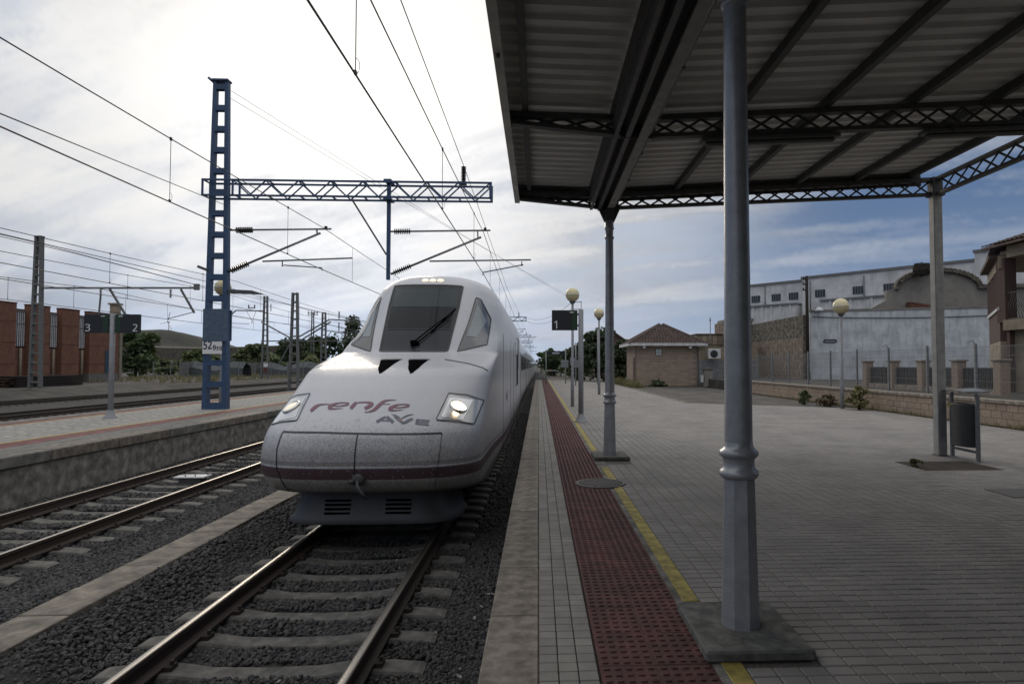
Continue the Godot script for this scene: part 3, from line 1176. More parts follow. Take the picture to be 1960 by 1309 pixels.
func build_train() -> void:
	var t := thing("high_speed_train", "white high speed train with duck-bill nose, lit headlight and purple stripe", "train", Vector3(TRAIN_X, RAIL, -NOSE_Z))
	var bm := paint(Color.WHITE, 0.30)
	bm.albedo_color = Color.WHITE
	bm.albedo_texture = body_texture(true)
	bm.clearcoat_enabled = true
	bm.clearcoat = 0.26
	bm.clearcoat_roughness = 0.13
	var grime := noise_tex(0.06, 4, 0.42, 0.66, 51)
	bm.roughness = 1.0
	bm.roughness_texture = grime
	var body := part(t, "power_car_body", build_body_mesh(), bm)
	var gasket := paint(Color(0.02, 0.02, 0.022), 0.5)
	var mask := paint(Color(0.040, 0.042, 0.048), 0.14)
	var glass := paint(Color(0.010, 0.013, 0.015), 0.06)
	var blind := paint(Color(0.045, 0.056, 0.060), 0.08)
	var side_glass := paint(Color(0.20, 0.235, 0.245), 0.10)
	var side_mask := paint(Color(0.05, 0.052, 0.058), 0.10)
	side_mask.metallic_specular = 0.7
	var black := paint(Color(0.003, 0.003, 0.0035), 0.9)
	black.metallic_specular = 0.05
	for gm in [mask, glass, blind]:
		gm.metallic_specular = 0.3
	# windscreen
	var ws := part(t, "windscreen", nose_patch([[-0.735, 3.30], [-0.70, 2.8], [-0.665, 2.3], [-0.62, 1.90]], [[0.735, 3.30], [0.70, 2.8], [0.665, 2.3], [0.62, 1.90]], 0.006), mask)
	part(ws, "lower_pane", nose_patch([[-0.64, 2.80], [-0.60, 2.33]], [[0.64, 2.80], [0.60, 2.33]], 0.010), glass)
	part(ws, "sun_blind", nose_patch([[-0.66, 3.235], [-0.64, 2.805]], [[0.66, 3.235], [0.64, 2.805]], 0.010), blind)
	part(ws, "seal", nose_line([[-0.715, 3.305], [0.715, 3.305], [0.70, 2.8], [0.625, 1.895], [-0.625, 1.895], [-0.70, 2.8]], 0.028, 0.012, 90, true), gasket)
	part(ws, "seal", nose_line([[-0.67, 3.245], [0.67, 3.245], [0.605, 2.325], [-0.605, 2.325]], 0.014, 0.014, 70, true), gasket)
	# wiper
	var st := st_new(true)
	var wa := []
	for k in 9:
		var f := k / 8.0
		wa.append(on_nose(lerpf(-0.03, 0.61, f), lerpf(2.03, 2.67, f), 0.05 if f < 0.95 else 0.03))
	tube(st, wa, 0.015, 8, 0.009)
	var wb := []
	for k in 9:
		var f := k / 8.0
		wb.append(on_nose(lerpf(0.02, 0.56, f), lerpf(2.0, 2.55, f), 0.045))
	tube(st, wb, 0.012, 8, 0.008)
	tube(st, [on_nose(0.26, 2.25, 0.028), on_nose(0.645, 2.76, 0.026)], 0.013, 6)
	tube(st, [on_nose(-0.03, 2.02, 0.0), on_nose(-0.03, 2.02, 0.085)], 0.05, 12)
	tube(st, [on_nose(0.05, 2.03, 0.0), on_nose(0.05, 2.03, 0.065)], 0.035, 12)
	part(ws, "wiper", done(st), black)
	# cab side windows
	for s in [-1.0, 1.0]:
		var fr := part(t, "side_window", nose_patch([[s * 0.995, 3.06], [s * 0.92, 2.5], [s * 0.80, 1.90]], [[s * 1.07, 3.04], [s * 1.30, 2.62], [s * 1.305, 2.04]], 0.006), side_mask)
		part(fr, "pane", nose_patch([[s * 1.025, 2.90], [s * 0.965, 2.45], [s * 0.915, 2.19]], [[s * 1.05, 2.88], [s * 1.235, 2.55], [s * 1.09, 2.18]], 0.011), side_glass)
		part(fr, "seal", nose_line([[s * 0.99, 3.07], [s * 1.08, 3.04], [s * 1.30, 2.62], [s * 1.31, 2.04], [s * 0.80, 1.89], [s * 0.92, 2.5]], 0.016, 0.012, 60, true), gasket)
	# air scoops
	for sc in [[[-0.36, 1.722], [-0.20, 1.728], [-0.035, 1.733]], [[0.11, 1.722], [0.27, 1.722], [0.44, 1.722]]]:
		var x0: float = sc[0][0]
		var lo := [[x0 + 0.24, 1.508], [x0 + 0.27, 1.54], [x0 + 0.335, 1.735]]
		var v := part(t, "air_scoop", nose_patch([[x0, 1.722], [x0 + 0.09, 1.65], [x0 + 0.15, 1.58], [x0 + 0.235, 1.508]], [[x0 + 0.33, 1.728], [x0 + 0.315, 1.68], [x0 + 0.305, 1.60], [x0 + 0.26, 1.52]], 0.004), black)
		part(v, "lip", nose_line([[x0 - 0.01, 1.735], [x0 + 0.34, 1.738]], 0.018, 0.014), bm)
	# seams of the nose
	part(t, "nose_seam", nose_line([[-1.06, 0.762], [-0.5, 0.768], [0.0, 0.755], [0.5, 0.745], [1.03, 0.738]], 0.019, 0.006, 40), gasket)
	part(t, "nose_seam", nose_line([[-0.02, 0.755], [-0.035, 0.5], [-0.045, 0.2], [-0.035, 0.0]], 0.016, 0.006, 24), gasket)
	part(t, "nose_seam", nose_line([[-1.06, 0.762], [-1.09, 0.55], [-1.08, 0.3], [-1.0, 0.0], [-0.95, -0.05]], 0.016, 0.006, 30), gasket)
	part(t, "nose_seam", nose_line([[1.03, 0.738], [1.03, 0.55], [1.0, 0.3], [0.94, 0.0]], 0.007, 0.006, 30), gasket)
	for s in [-1.0, 1.0]:
		part(t, "nose_seam", nose_line([[s * 0.70, 1.74], [s * 1.14, 1.667], [s * 1.38, 1.60], [s * 1.47, 1.545]], 0.010, 0.006, 30), gasket)
	# headlights
	var lens := paint(Color(0.42, 0.44, 0.45), 0.08)
	lens.clearcoat_enabled = true
	lens.clearcoat = 1.0
	lens.clearcoat_roughness = 0.04
	var silver := paint(Color(0.66, 0.66, 0.66), 0.22, 0.9)
	for s in [-1.0, 1.0]:
		var hl := part(t, "headlight", nose_patch([[s * 1.0, 1.222], [s * 0.98, 1.06], [s * 0.93, 0.90]], [[s * 1.47, 1.10], [s * 1.465, 0.97], [s * 1.40, 0.815]], 0.006, 18, 10), lens)
		part(hl, "seal", nose_line([[s * 1.0, 1.225], [s * 1.25, 1.195], [s * 1.475, 1.10], [s * 1.405, 0.81], [s * 1.2, 0.865], [s * 0.925, 0.897]], 0.012, 0.012, 60, true), gasket)
		part(hl, "reflector", nose_patch([[s * 1.03, 1.17], [s * 0.98, 0.93]], [[s * 1.34, 1.12], [s * 1.26, 0.87]], 0.010, 10, 8), silver)
		var c := on_nose(s * 1.17, 1.04, 0.012)
		var e := on_nose(s * 1.17, 1.04, 0.1) - c
		part(hl, "lamp_ring", lathe_mesh([Vector2(0.135, 0.0), Vector2(0.13, 0.02), Vector2(0.112, 0.024), Vector2(0.108, 0.0)], 24, c, e.normalized()), silver)
		var glow := glow_mat(Color(1.0, 0.93, 0.78), 14.0 if s > 0 else 0.6)
		part(hl, "lamp", lathe_mesh([Vector2(0.0, 0.036), Vector2(0.06, 0.031), Vector2(0.10, 0.014), Vector2(0.108, 0.002)], 24, c, e.normalized()), glow)
		if s > 0:
			var sp := SpotLight3D.new()
			sp.name = "headlight_beam"
			sp.light_energy = 0.5
			sp.light_color = Color(1.0, 0.93, 0.80)
			sp.light_size = 0.09
			sp.spot_angle = 14.0
			sp.spot_range = 60.0
			sp.shadow_enabled = true
			hl.add_child(sp)
			sp.position = c + e.normalized() * 0.09
			var om := OmniLight3D.new()
			om.name = "headlight_glow"
			om.light_energy = 0.03
			om.light_color = Color(1.0, 0.84, 0.60)
			om.light_size = 0.05
			om.omni_range = 30.0
			om.shadow_enabled = true
			hl.add_child(om)
			om.position = c + e.normalized() * 0.10
			sp.look_at_from_position(sp.position, sp.position + Vector3(0.02, -0.06, 1.0), Vector3.UP)
	# marker lamps over the windscreen
	for xx in [-0.13, 0.03, 0.19]:
		var c := on_nose(xx + 0.05, 3.435, 0.002)
		var e := (on_nose(xx + 0.05, 3.435, 0.1) - c).normalized()
		part(t, "roof_headlight", lathe_mesh([Vector2(0.0, 0.016), Vector2(0.05, 0.011), Vector2(0.068, 0.0)], 16, c, e), glow_mat(Color(1.0, 0.80, 0.56), 2.2))
	# coupler
	st = st_new(true)
	lathe(st, tp(0.0, 0.17, 8.43), [Vector2(0.085, -0.02), Vector2(0.08, 0.02), Vector2(0.045, 0.03), Vector2(0.0, 0.03)], 18, Vector3(0, 0, 1))
	tube(st, [tp(0.0, 0.16, 8.40), tp(0.02, 0.11, 8.33), tp(0.08, 0.02, 8.31), tp(0.13, -0.05, 8.35)], 0.022, 8)
	box(st, tp(-0.08, 0.15, 8.41), Vector3(0.09, 0.05, 0.07))
	part(t, "coupler", done(st), M.steel_dark)
	# front skirt with slots
	var skirt := paint(Color(0.055, 0.057, 0.061), 0.5)
	st = st_new(true)
	var rings := []
	for r in [[-0.06, 1.14, 9.06], [-0.2, 1.10, 9.0], [-0.34, 1.14, 8.96], [-0.44, 1.17, 8.92], [-0.50, 1.23, 8.90], [-0.52, 1.23, 8.91]]:
		var ring := PackedVector3Array()
		for k in 41:
			var a := (k / 40.0 - 0.5) * PI
			var sx := signf(a) * pow(absf(sin(a)), 2.0 / 4.5)
			ring.append(tp(r[1] * sx, r[0], r[2] + 1.15 * (1.0 - pow(maxf(cos(a), 0.0), 2.0 / 4.5))))
		rings.append(ring)
	for i in rings.size() - 1:
		for k in 40:
			quad(st, rings[i][k], rings[i][k + 1], rings[i + 1][k + 1], rings[i + 1][k], Vector3(rings[i][k].x * 0.6, 0, 1))
	var sk := part(t, "front_skirt", done(st), skirt)
	for xx in [-0.42, 0.40]:
		for k in 4:
			part(sk, "slot", box_mesh(Vector3(0.34, 0.024, 0.03), tp(xx, -0.205 - k * 0.055, 8.985 - (k * 0.012))), black)
	# underframe, bogies
	blk(t, "underframe", tp(0, -0.22, 20.5), Vector3(2.3, 0.6, 17.0), M.steel_dark)
	for zc in [12.8, 24.0]:
		for dz in [-1.3, 1.3]:
			for s in [-1.0, 1.0]:
				part(t, "wheel", lathe_mesh([Vector2(0.0, -0.07), Vector2(0.44, -0.07), Vector2(0.47, -0.06), Vector2(0.50, 0.06), Vector2(0.42, 0.07), Vector2(0.0, 0.05)], 24, tp(s * 0.87, RAIL + 0.47, zc + dz), Vector3(-s, 0, 0)), M.rust)
		for s in [-1.0, 1.0]:
			blk(t, "bogie_frame", tp(s * 1.08, -0.28, zc), Vector3(0.16, 0.28, 3.4), M.steel_dark)
	# power car side: cab door, handrails, vent, pantograph-free roof
	for s in [-1.0, 1.0]:
		var dx: float = s * 1.523
		for d in [[22.6, "side_door"]]:
			var door := blk(t, d[1], tp(dx - s * 0.004, 1.45, d[0]), Vector3(0.014, 1.95, 0.72), bm)
			door.set_meta("label", "flush service door with long handrails")
			for e in [-0.42, 0.42]:
				part(t, "handrail", tube_mesh([tp(dx, 2.0, d[0] + e), tp(dx + s * 0.05, 1.95, d[0] + e), tp(dx + s * 0.05, 0.95, d[0] + e), tp(dx, 0.9, d[0] + e)], 0.016, 8), gasket)
		part(t, "handrail", tube_mesh([tp(dx, 2.62, 23.4), tp(dx + s * 0.05, 2.58, 23.4), tp(dx + s * 0.05, 1.5, 23.4), tp(dx, 1.46, 23.4)], 0.016, 8), gasket)
		st = st_new()
		quad(st, tp(dx, 1.02, 16.4), tp(dx, 0.86, 16.0), tp(dx, 0.70, 16.45), tp(dx, 0.78, 16.5), Vector3(s, 0, 0))
		part(t, "side_inlet", done(st), black)
		for zz in [14.6, 18.5, 20.6]:
			blk(t, "panel_joint", tp(dx, 1.05, zz), Vector3(0.006, 2.6, 0.012), gasket)
	# coaches
	var cm := paint(Color.WHITE, 0.34)
	cm.albedo_color = Color.WHITE
	cm.albedo_texture = body_texture(false)
	cm.clearcoat_enabled = true
	cm.clearcoat = 0.5
	cm.clearcoat_roughness = 0.12
	var sect := [[1.36, -0.42], [1.47, -0.2], [1.52, 0.3], [1.52, 2.1], [1.48, 2.5], [1.39, 2.8], [1.2, 3.05], [0.9, 3.22], [0.5, 3.31], [0.0, 3.33]]
	var full := []
	for k in range(sect.size() - 1, 0, -1):
		full.append(Vector2(-sect[sect.size() - 1 - k][0], sect[sect.size() - 1 - k][1]))
	full.append(Vector2(0, 3.33))
	for k in range(sect.size() - 2, -1, -1):
		full.append(Vector2(sect[k][0], sect[k][1]))
	st = st_new(true)
	for zz in [[0.0, 12.7]]:
		for k in full.size() - 1:
			var q := [Vector3(full[k].x, full[k].y - RAIL, 0.0), Vector3(full[k + 1].x, full[k + 1].y - RAIL, 0.0), Vector3(full[k + 1].x, full[k + 1].y - RAIL, -12.7), Vector3(full[k].x, full[k].y - RAIL, -12.7)]
			for tr in [[0, 1, 2], [0, 2, 3]]:
				for j in tr:
					st.set_uv(Vector2(q[j].z * 0.3, 1.0 - (q[j].y + RAIL + 0.33 + 0.45) / 4.4))
					st.add_vertex(q[j])
	for zz in [0.0, -12.7]:
		for k in range(1, full.size() - 1):
			for p in [full[0], full[k], full[k + 1]]:
				st.set_uv(Vector2(0, 0.9))
				st.add_vertex(Vector3(p.x, p.y - RAIL, zz))
	var coach_mesh := done(st)
	var win := box_mesh(Vector3(0.012, 0.72, 1.25))
	for i in 15:
		var z0_ := 28.7 + i * 13.14
		var c := part(t, "coach", coach_mesh, cm, at_(Vector3(0, 0, -(z0_ - NOSE_Z))))
		for s in [-1.0, 1.0]:
			if s < 0.0:
				continue
			for k in 7:
				part(c, "window", win, glass, at_(Vector3(s * 1.516, 1.72 - RAIL, -1.5 - k * 1.6), Basis.IDENTITY))
			part(c, "door_edge", box_mesh(Vector3(0.02, 2.2, 0.03), Vector3(s * 1.52, 1.3 - RAIL, -12.3)), gasket)
		blk(c, "gangway", Vector3(0, 1.3 - RAIL, 0.22), Vector3(2.5, 3.2, 0.46), black)
	# lettering on the nose
	var plum := paint(Color(0.155, 0.040, 0.075), 0.4)
	var slate := paint(Color(0.10, 0.105, 0.135), 0.4)
	var ochre := paint(Color(0.42, 0.17, 0.08), 0.4)
	var lt := "lettering"
	stroke(t, lt, [[238, 334, 34], [272, 300, 46], [318, 265, 40], [365, 245, 22], [430, 239, 14], [520, 238, 5]], plum)
	for e in [[0.0, 0.0, 1.0], [803.0, 22.0, 1.02]]:
		var ox: float = e[0]
		var oy: float = e[1]
		stroke(t, lt, [[560 + ox, 264 + oy, 10], [640 + ox, 262 + oy, 13], [715 + ox, 250 + oy, 20], [750 + ox, 231 + oy, 30], [700 + ox, 219 + oy, 12], [620 + ox, 222 + oy, 16], [550 + ox, 243 + oy, 34], [500 + ox, 275 + oy, 50], [500 + ox, 296 + oy, 26], [580 + ox, 299 + oy, 14], [680 + ox, 291 + oy, 3]], plum)
	stroke(t, lt, [[778, 296, 40], [815, 255, 44], [858, 212, 30]], plum)
	stroke(t, lt, [[838, 228, 8], [900, 215, 14], [980, 213, 18], [1045, 222, 32], [1058, 240, 50], [1020, 268, 46], [962, 298, 38]], plum)
	stroke(t, lt, [[955, 348, 4], [1020, 340, 16], [1085, 314, 36], [1150, 258, 46], [1205, 212, 38], [1265, 187, 20], [1385, 181, 4]], plum)
	stroke(t, lt, [[1165, 237, 9], [1305, 236, 8]], plum)
	stroke(t, lt, [[1118, 476, 34], [1240, 406, 26]], slate, false)
	stroke(t, lt, [[1255, 405, 40], [1345, 479, 44]], slate, false)
	stroke(t, lt, [[1190, 458, 13], [1310, 458, 13]], slate, false)
	stroke(t, lt, [[1350, 402, 10], [1400, 430, 30], [1482, 492, 36]], slate)
	stroke(t, lt, [[1608, 430, 30], [1540, 462, 34], [1482, 494, 22]], slate)
	stroke(t, lt, [[1318, 374, 3], [1375, 388, 16], [1425, 415, 12], [1445, 436, 6]], slate)
	stroke(t, lt, [[1624, 373, 3], [1545, 386, 18], [1480, 415, 16], [1445, 440, 5]], slate)
	stroke(t, lt, [[1415, 432, 8], [1440, 446, 14], [1470, 466, 5]], ochre)
	stroke(t, lt, [[1674, 438, 34], [1662, 504, 34]], slate, false)
	stroke(t, lt, [[1660, 444, 15], [1842, 460, 15]], slate, false)
	stroke(t, lt, [[1655, 474, 13], [1832, 487, 13]], slate, false)
	stroke(t, lt, [[1650, 500, 15], [1836, 518, 15]], slate, false)
	stroke(t, "small_marking", [[848, 470, 4], [860, 435, 4]], slate, false)
	stroke(t, "small_marking", [[878, 465, 4], [895, 425, 3]], slate, false)


# ---------------------------------------------------------------- the canopy over the platform

func chord_y(x: float) -> float:         # underside of the trusses
	if x < 1.26:
		return 4.45 + (1.26 - x) * 0.095
	return 4.45 + (x - 1.26) * 0.053


func chord_top(x: float) -> float:
	if x < 1.26:
		return 4.70 + (1.26 - x) * 0.02
	return 4.70 + (x - 1.26) * 0.062


func truss(parent: Node3D, z: float) -> void:
	var tr := Node3D.new()
	tr.name = "truss"
	parent.add_child(tr, true)
	tr.position = Vector3(0, 0, -z)
	for seg in [[-0.39, 1.02], [1.42, 7.24]]:
		var a: float = seg[0]
		var b: float = seg[1]
		bar(tr, "top_chord", Vector3(a, chord_top(a), 0), Vector3(b, chord_top(b), 0), 0.12, 0.07, M.steel_dark)
		bar(tr, "bottom_chord", Vector3(a, chord_y(a) + 0.03, 0), Vector3(b, chord_y(b) + 0.03, 0), 0.11, 0.05, M.steel_dark)
		bar(tr, "end_post", Vector3(a, chord_y(a), 0), Vector3(a, chord_top(a), 0), 0.08, 0.05, M.steel_dark)
		if a > 1.0:
			blk(tr, "gusset_plate", Vector3(1.22, 4.585, 0.02), Vector3(0.42, 0.26, 0.012), M.steel_dark)
		var n := int((b - a) / 0.292)
		for k in n:
			var x0 := a + (b - a) * k / n
			var x1 := a + (b - a) * (k + 1) / n
			bar(tr, "lattice_bar", Vector3(x0, chord_y(x0) + 0.05, 0.012), Vector3(x1, chord_top(x1) - 0.03, 0.012), 0.008, 0.032, M.steel_dark)
			bar(tr, "lattice_bar", Vector3(x0, chord_top(x0) - 0.03, -0.012), Vector3(x1, chord_y(x1) + 0.05, -0.012), 0.008, 0.032, M.steel_dark)


func roof_y(x: float) -> float:
	return chord_top(x) + 0.155


func corrugated(x0: float, x1: float, za: float, zb: float) -> ArrayMesh:
	var st := st_new()
	var z := za
	var prof := []
	while z < zb - 0.01:
		for p in [[0.0, 0.0], [0.035, 0.042], [0.125, 0.042], [0.16, 0.0]]:
			prof.append(Vector2(minf(z + p[0], zb), p[1]))
		z += 0.25
	prof.append(Vector2(zb, 0.0))
	for k in prof.size() - 1:
		var a := prof[k] as Vector2
		var b := prof[k + 1] as Vector2
		for lay in [0.0, 0.005]:
			quad(st, Vector3(x0, roof_y(x0) + a.y + lay, -a.x), Vector3(x1, roof_y(x1) + a.y + lay, -a.x), Vector3(x1, roof_y(x1) + b.y + lay, -b.x), Vector3(x0, roof_y(x0) + b.y + lay, -b.x), Vector3(0, 1 if lay > 0.0 else -1, 0))
		quad(st, Vector3(x1, roof_y(x1) + a.y, -a.x), Vector3(x1, roof_y(x1) + b.y, -b.x), Vector3(x1, roof_y(x1) + b.y + 0.005, -b.x), Vector3(x1, roof_y(x1) + a.y + 0.005, -a.x), Vector3.RIGHT)
	return done(st)


func build_column(at: Vector3, label: String) -> void:
	var c := thing("iron_column", label, "column", at, 0.0, "cast iron columns under the canopy")
	part(c, "footing", cham_mesh(Vector3(0.62, 0.062, 0.76), 0.012, false, Vector3(0, 0.031, 0)), M.plinth)
	var st := st_new()
	lathe(st, Vector3(0, 0.06, 0), [Vector2(0.0, 0.0), Vector2(0.119, 0.0), Vector2(0.097, 0.90), Vector2(0.0, 0.90)], 8, Vector3.UP, PI / 8 + 0.2)
	part(c, "octagonal_base", done(st), M.iron)
	part(c, "ring", lathe_mesh([Vector2(0.09, 0.95), Vector2(0.107, 0.955), Vector2(0.118, 0.968), Vector2(0.121, 0.985), Vector2(0.114, 1.0), Vector2(0.101, 1.012), Vector2(0.096, 1.03), Vector2(0.095, 1.065), Vector2(0.101, 1.078), Vector2(0.114, 1.088), Vector2(0.121, 1.104), Vector2(0.114, 1.122), Vector2(0.098, 1.132), Vector2(0.088, 1.15), Vector2(0.085, 1.175)], 36), M.iron)
	part(c, "shaft", lathe_mesh([Vector2(0.0855, 1.10), Vector2(0.084, 1.4), Vector2(0.078, 2.4), Vector2(0.070, 4.12)], 36), M.iron)
	part(c, "collar", lathe_mesh([Vector2(0.07, 3.90), Vector2(0.084, 3.915), Vector2(0.088, 3.93), Vector2(0.084, 3.945), Vector2(0.071, 3.96), Vector2(0.071, 4.07), Vector2(0.086, 4.085), Vector2(0.09, 4.10), Vector2(0.08, 4.12), Vector2(0.08, 4.30), Vector2(0.0, 4.30)], 32), M.iron)
	part(c, "head", cham_mesh(Vector3(0.17, 0.22, 0.17), 0.01, false, Vector3(0, 4.34, 0)), M.steel_dark)
	st = st_new()
	for s in [-1.0, 1.0]:
		prism(st, PackedVector2Array([Vector2(0.0, 4.22), Vector2(s * 0.09, 4.22), Vector2(s * 0.19, 4.44), Vector2(0.0, 4.44)]), Vector3(0, 0, -0.03), Vector3.RIGHT, Vector3.UP, Vector3(0, 0, 0.06))
	part(c, "bracket", done(st), M.steel_dark)
	# raised founder's letters cast up the base: worn strokes, not legible
	st = st_new()
	var rr := RandomNumberGenerator.new()
	rr.seed = 4
	for k in 17:
		var y := 0.50 + k * 0.0225
		if k in [5, 11]:
			continue
		var rad := 0.112 - (y - 0.1) * 0.0225
		for q in 2:
			var a := PI * 0.5 + 0.62 + rr.randf_range(-0.05, 0.05) + q * 0.1
			cham(st, Vector3(cos(a) * rad, y + q * 0.006, sin(a) * rad), Vector3(0.007, 0.014 - q * 0.008, 0.009), 0.002, Basis(Vector3.UP, -a))
	part(c, "cast_lettering", done(st), M.iron)


func build_canopy() -> void:
	build_column(Vector3(1.24, 0, -3.95), "thick grey iron column with ringed base, nearest to the camera")
	build_column(Vector3(1.27, 0, -11.45), "grey iron column at the front end of the canopy, seen farther along the yellow line")
	var c := thing("station_canopy", "dark butterfly canopy of corrugated sheet on lattice trusses over the platform", "canopy", Vector3.ZERO)
	var z0_ := -18.5
	var z1 := 11.62
	for z in [-18.4, -14.65, -10.9, -7.15, -3.4, 0.35, 4.1, 7.85, 11.5]:
		truss(c, z)
	# roof sheets, three metres wide each
	var z := z0_
	while z < z1 - 0.1:
		var ze := minf(z + 3.0, z1)
		part(c, "roof_sheet", corrugated(-0.40, 0.92, z, ze - 0.002), M.sheet)
		part(c, "roof_sheet", corrugated(1.36, 7.16, z, ze - 0.002), M.sheet)
		z = ze
	# purlins
	for x in [-0.17, 2.50, 3.62, 4.74, 5.84, 6.86]:
		bar(c, "purlin", Vector3(x, chord_top(x) + 0.095, -z0_), Vector3(x, chord_top(x) + 0.095, -z1), 0.075, 0.115, M.steel_dark)
	# valley: the long beam over the columns and the gutter beside it
	bar(c, "beam_flange", Vector3(1.29, 4.465, -z0_), Vector3(1.29, 4.465, -z1), 0.115, 0.025, M.beam)
	bar(c, "beam_flange", Vector3(1.29, 4.80, -z0_), Vector3(1.29, 4.80, -z1), 0.115, 0.022, M.beam)
	bar(c, "beam_web", Vector3(1.29, 4.63, -z0_), Vector3(1.29, 4.63, -z1), 0.014, 0.31, M.beam)
	bar(c, "inner_beam", Vector3(1.10, 4.56, -z0_), Vector3(1.10, 4.56, -z1), 0.06, 0.20, M.steel)
	bar(c, "inner_beam", Vector3(0.955, 4.585, -z0_), Vector3(0.955, 4.585, -z1), 0.05, 0.22, M.steel)
	bar(c, "valley_soffit", Vector3(1.085, 4.615, -z0_), Vector3(1.085, 4.615, -z1), 0.37, 0.012, M.steel)
	var st := st_new()
	var gut := [Vector2(0.90, 4.86), Vector2(0.93, 4.72), Vector2(1.0, 4.70), Vector2(1.26, 4.70), Vector2(1.34, 4.72), Vector2(1.38, 4.86)]
	for k in gut.size() - 1:
		quad(st, Vector3(gut[k].x, gut[k].y, -z0_), Vector3(gut[k + 1].x, gut[k + 1].y, -z0_), Vector3(gut[k + 1].x, gut[k + 1].y, -z1), Vector3(gut[k].x, gut[k].y, -z1), Vector3.DOWN)
	part(c, "gutter", done(st), M.steel_dark)
	part(c, "conduit", tube_mesh([Vector3(1.38, 4.50, -z0_), Vector3(1.38, 4.50, -z1 + 0.1)], 0.014, 6), M.steel)
	for k in 14:
		blk(c, "conduit_clip", Vector3(1.375, 4.50, -11.0 + k * 1.25), Vector3(0.05, 0.045, 0.03), M.steel)
	# edge over the track: a folded fascia
	st = st_new()
	prism(st, PackedVector2Array([Vector2(-0.435, 4.585), Vector2(-0.345, 4.585), Vector2(-0.345, 4.61), Vector2(-0.415, 4.61), Vector2(-0.415, 4.96), Vector2(-0.435, 4.96)]), Vector3(0, 0, -z0_), Vector3.RIGHT, Vector3.UP, Vector3(0, 0, -(z1 - z0_)))
	part(c, "fascia", done(st), M.fascia)
	for zz in [4.4, 6.0]:
		part(c, "bolt_pair", lathe_mesh([Vector2(0.02, 0.0), Vector2(0.02, -0.03), Vector2(0.0, -0.032)], 8, Vector3(-0.39, 4.585, -zz)), M.steel_dark)
	# front edge sheet flashing
	for seg in [[-0.41, 0.92], [1.36, 7.16]]:
		bar(c, "front_flashing", Vector3(seg[0], roof_y(seg[0]) - 0.09, -z1 - 0.012), Vector3(seg[1], roof_y(seg[1]) - 0.09, -z1 - 0.012), 0.015, 0.27, M.steel_dark)
	# outer row: lattice girder on the posts
	var g := Node3D.new()
	g.name = "edge_girder"
	c.add_child(g, true)
	bar(g, "top_chord", Vector3(7.32, 5.06, -z0_), Vector3(7.32, 5.06, -11.4), 0.11, 0.05, M.steel)
	bar(g, "bottom_chord", Vector3(7.32, 4.78, -z0_), Vector3(7.32, 4.78, -11.4), 0.10, 0.05, M.steel)
	for k in range(0, 82):
		var za := 11.25 - k * 0.36
		bar(g, "lattice_bar", Vector3(7.332, 4.80, -za), Vector3(7.332, 5.04, -za + 0.36), 0.008, 0.036, M.steel)
		bar(g, "lattice_bar", Vector3(7.308, 5.04, -za), Vector3(7.308, 4.80, -za + 0.36), 0.008, 0.036, M.steel)
	for zz in [11.45, 3.95]:
		var p := thing("steel_post", ["pale square steel post next to the litter bin", "pale square steel post by the canopy edge, out to the right of the camera"][0 if zz > 8.0 else 1], "post", Vector3(7.32, 0, -zz), 0.0, "square posts under the canopy's outer edge")
		part(p, "shaft", cham_mesh(Vector3(0.165, 4.78, 0.165), 0.012, false, Vector3(0, 2.39, 0)), M.post)
		part(p, "base_plate", cham_mesh(Vector3(0.20, 0.02, 0.20), 0.004, false, Vector3(0, 0.01, 0)), M.steel)
		part(p, "head", cham_mesh(Vector3(0.19, 0.34, 0.19), 0.01, false, Vector3(0, 4.93, 0)), M.steel_dark)
		part(p, "cap", cham_mesh(Vector3(0.24, 0.03, 0.24), 0.005, false, Vector3(0, 4.765, 0)), M.steel_dark)
	# lamp fittings under the second truss
	for f in [[2.02, 3.78, "long unlit lamp fitting under the canopy truss, behind the near column"], [4.85, 6.7, "long unlit lamp fitting under the canopy truss, towards its outer edge"]]:
		var xm: float = (f[0] + f[1]) * 0.5
		var l := thing("lamp_fitting", f[2], "lamp", Vector3(xm, chord_y(xm) - 0.02, -7.85), 0.0, "long lamp fittings under the canopy")
		l.rotation.z = 0.053
		part(l, "housing", cham_mesh(Vector3(f[1] - f[0], 0.055, 0.16), 0.012, false, Vector3(0, -0.03, 0)), M.steel)
		part(l, "tube_cover", cham_mesh(Vector3(f[1] - f[0] - 0.12, 0.05, 0.10), 0.02, false, Vector3(0, -0.078, 0)), M.steel)
		for s in [-0.3, 0.3]:
			part(l, "clamp", box_mesh(Vector3(0.03, 0.06, 0.18), Vector3(s * (f[1] - f[0]), -0.03, 0)), M.steel_dark)


# ---------------------------------------------------------------- overhead line

func insulator(parent: Node3D, a: Vector3, b: Vector3, r := 0.115, n := 9) -> void:
	var d := b - a
	var prof := [Vector2(0.022, 0.0)]
	for k in n:
		var y := d.length() * (k + 0.5) / n
		var hh := d.length() * 0.5 / n
		prof.append(Vector2(0.03, y - hh * 0.9))
		prof.append(Vector2(r, y - hh * 0.1))
		prof.append(Vector2(r, y + hh * 0.15))
		prof.append(Vector2(0.03, y + hh * 0.5))
	prof.append(Vector2(0.022, d.length()))
	part(parent, "insulator", lathe_mesh(prof, 14, a, d.normalized()), M.insulator)


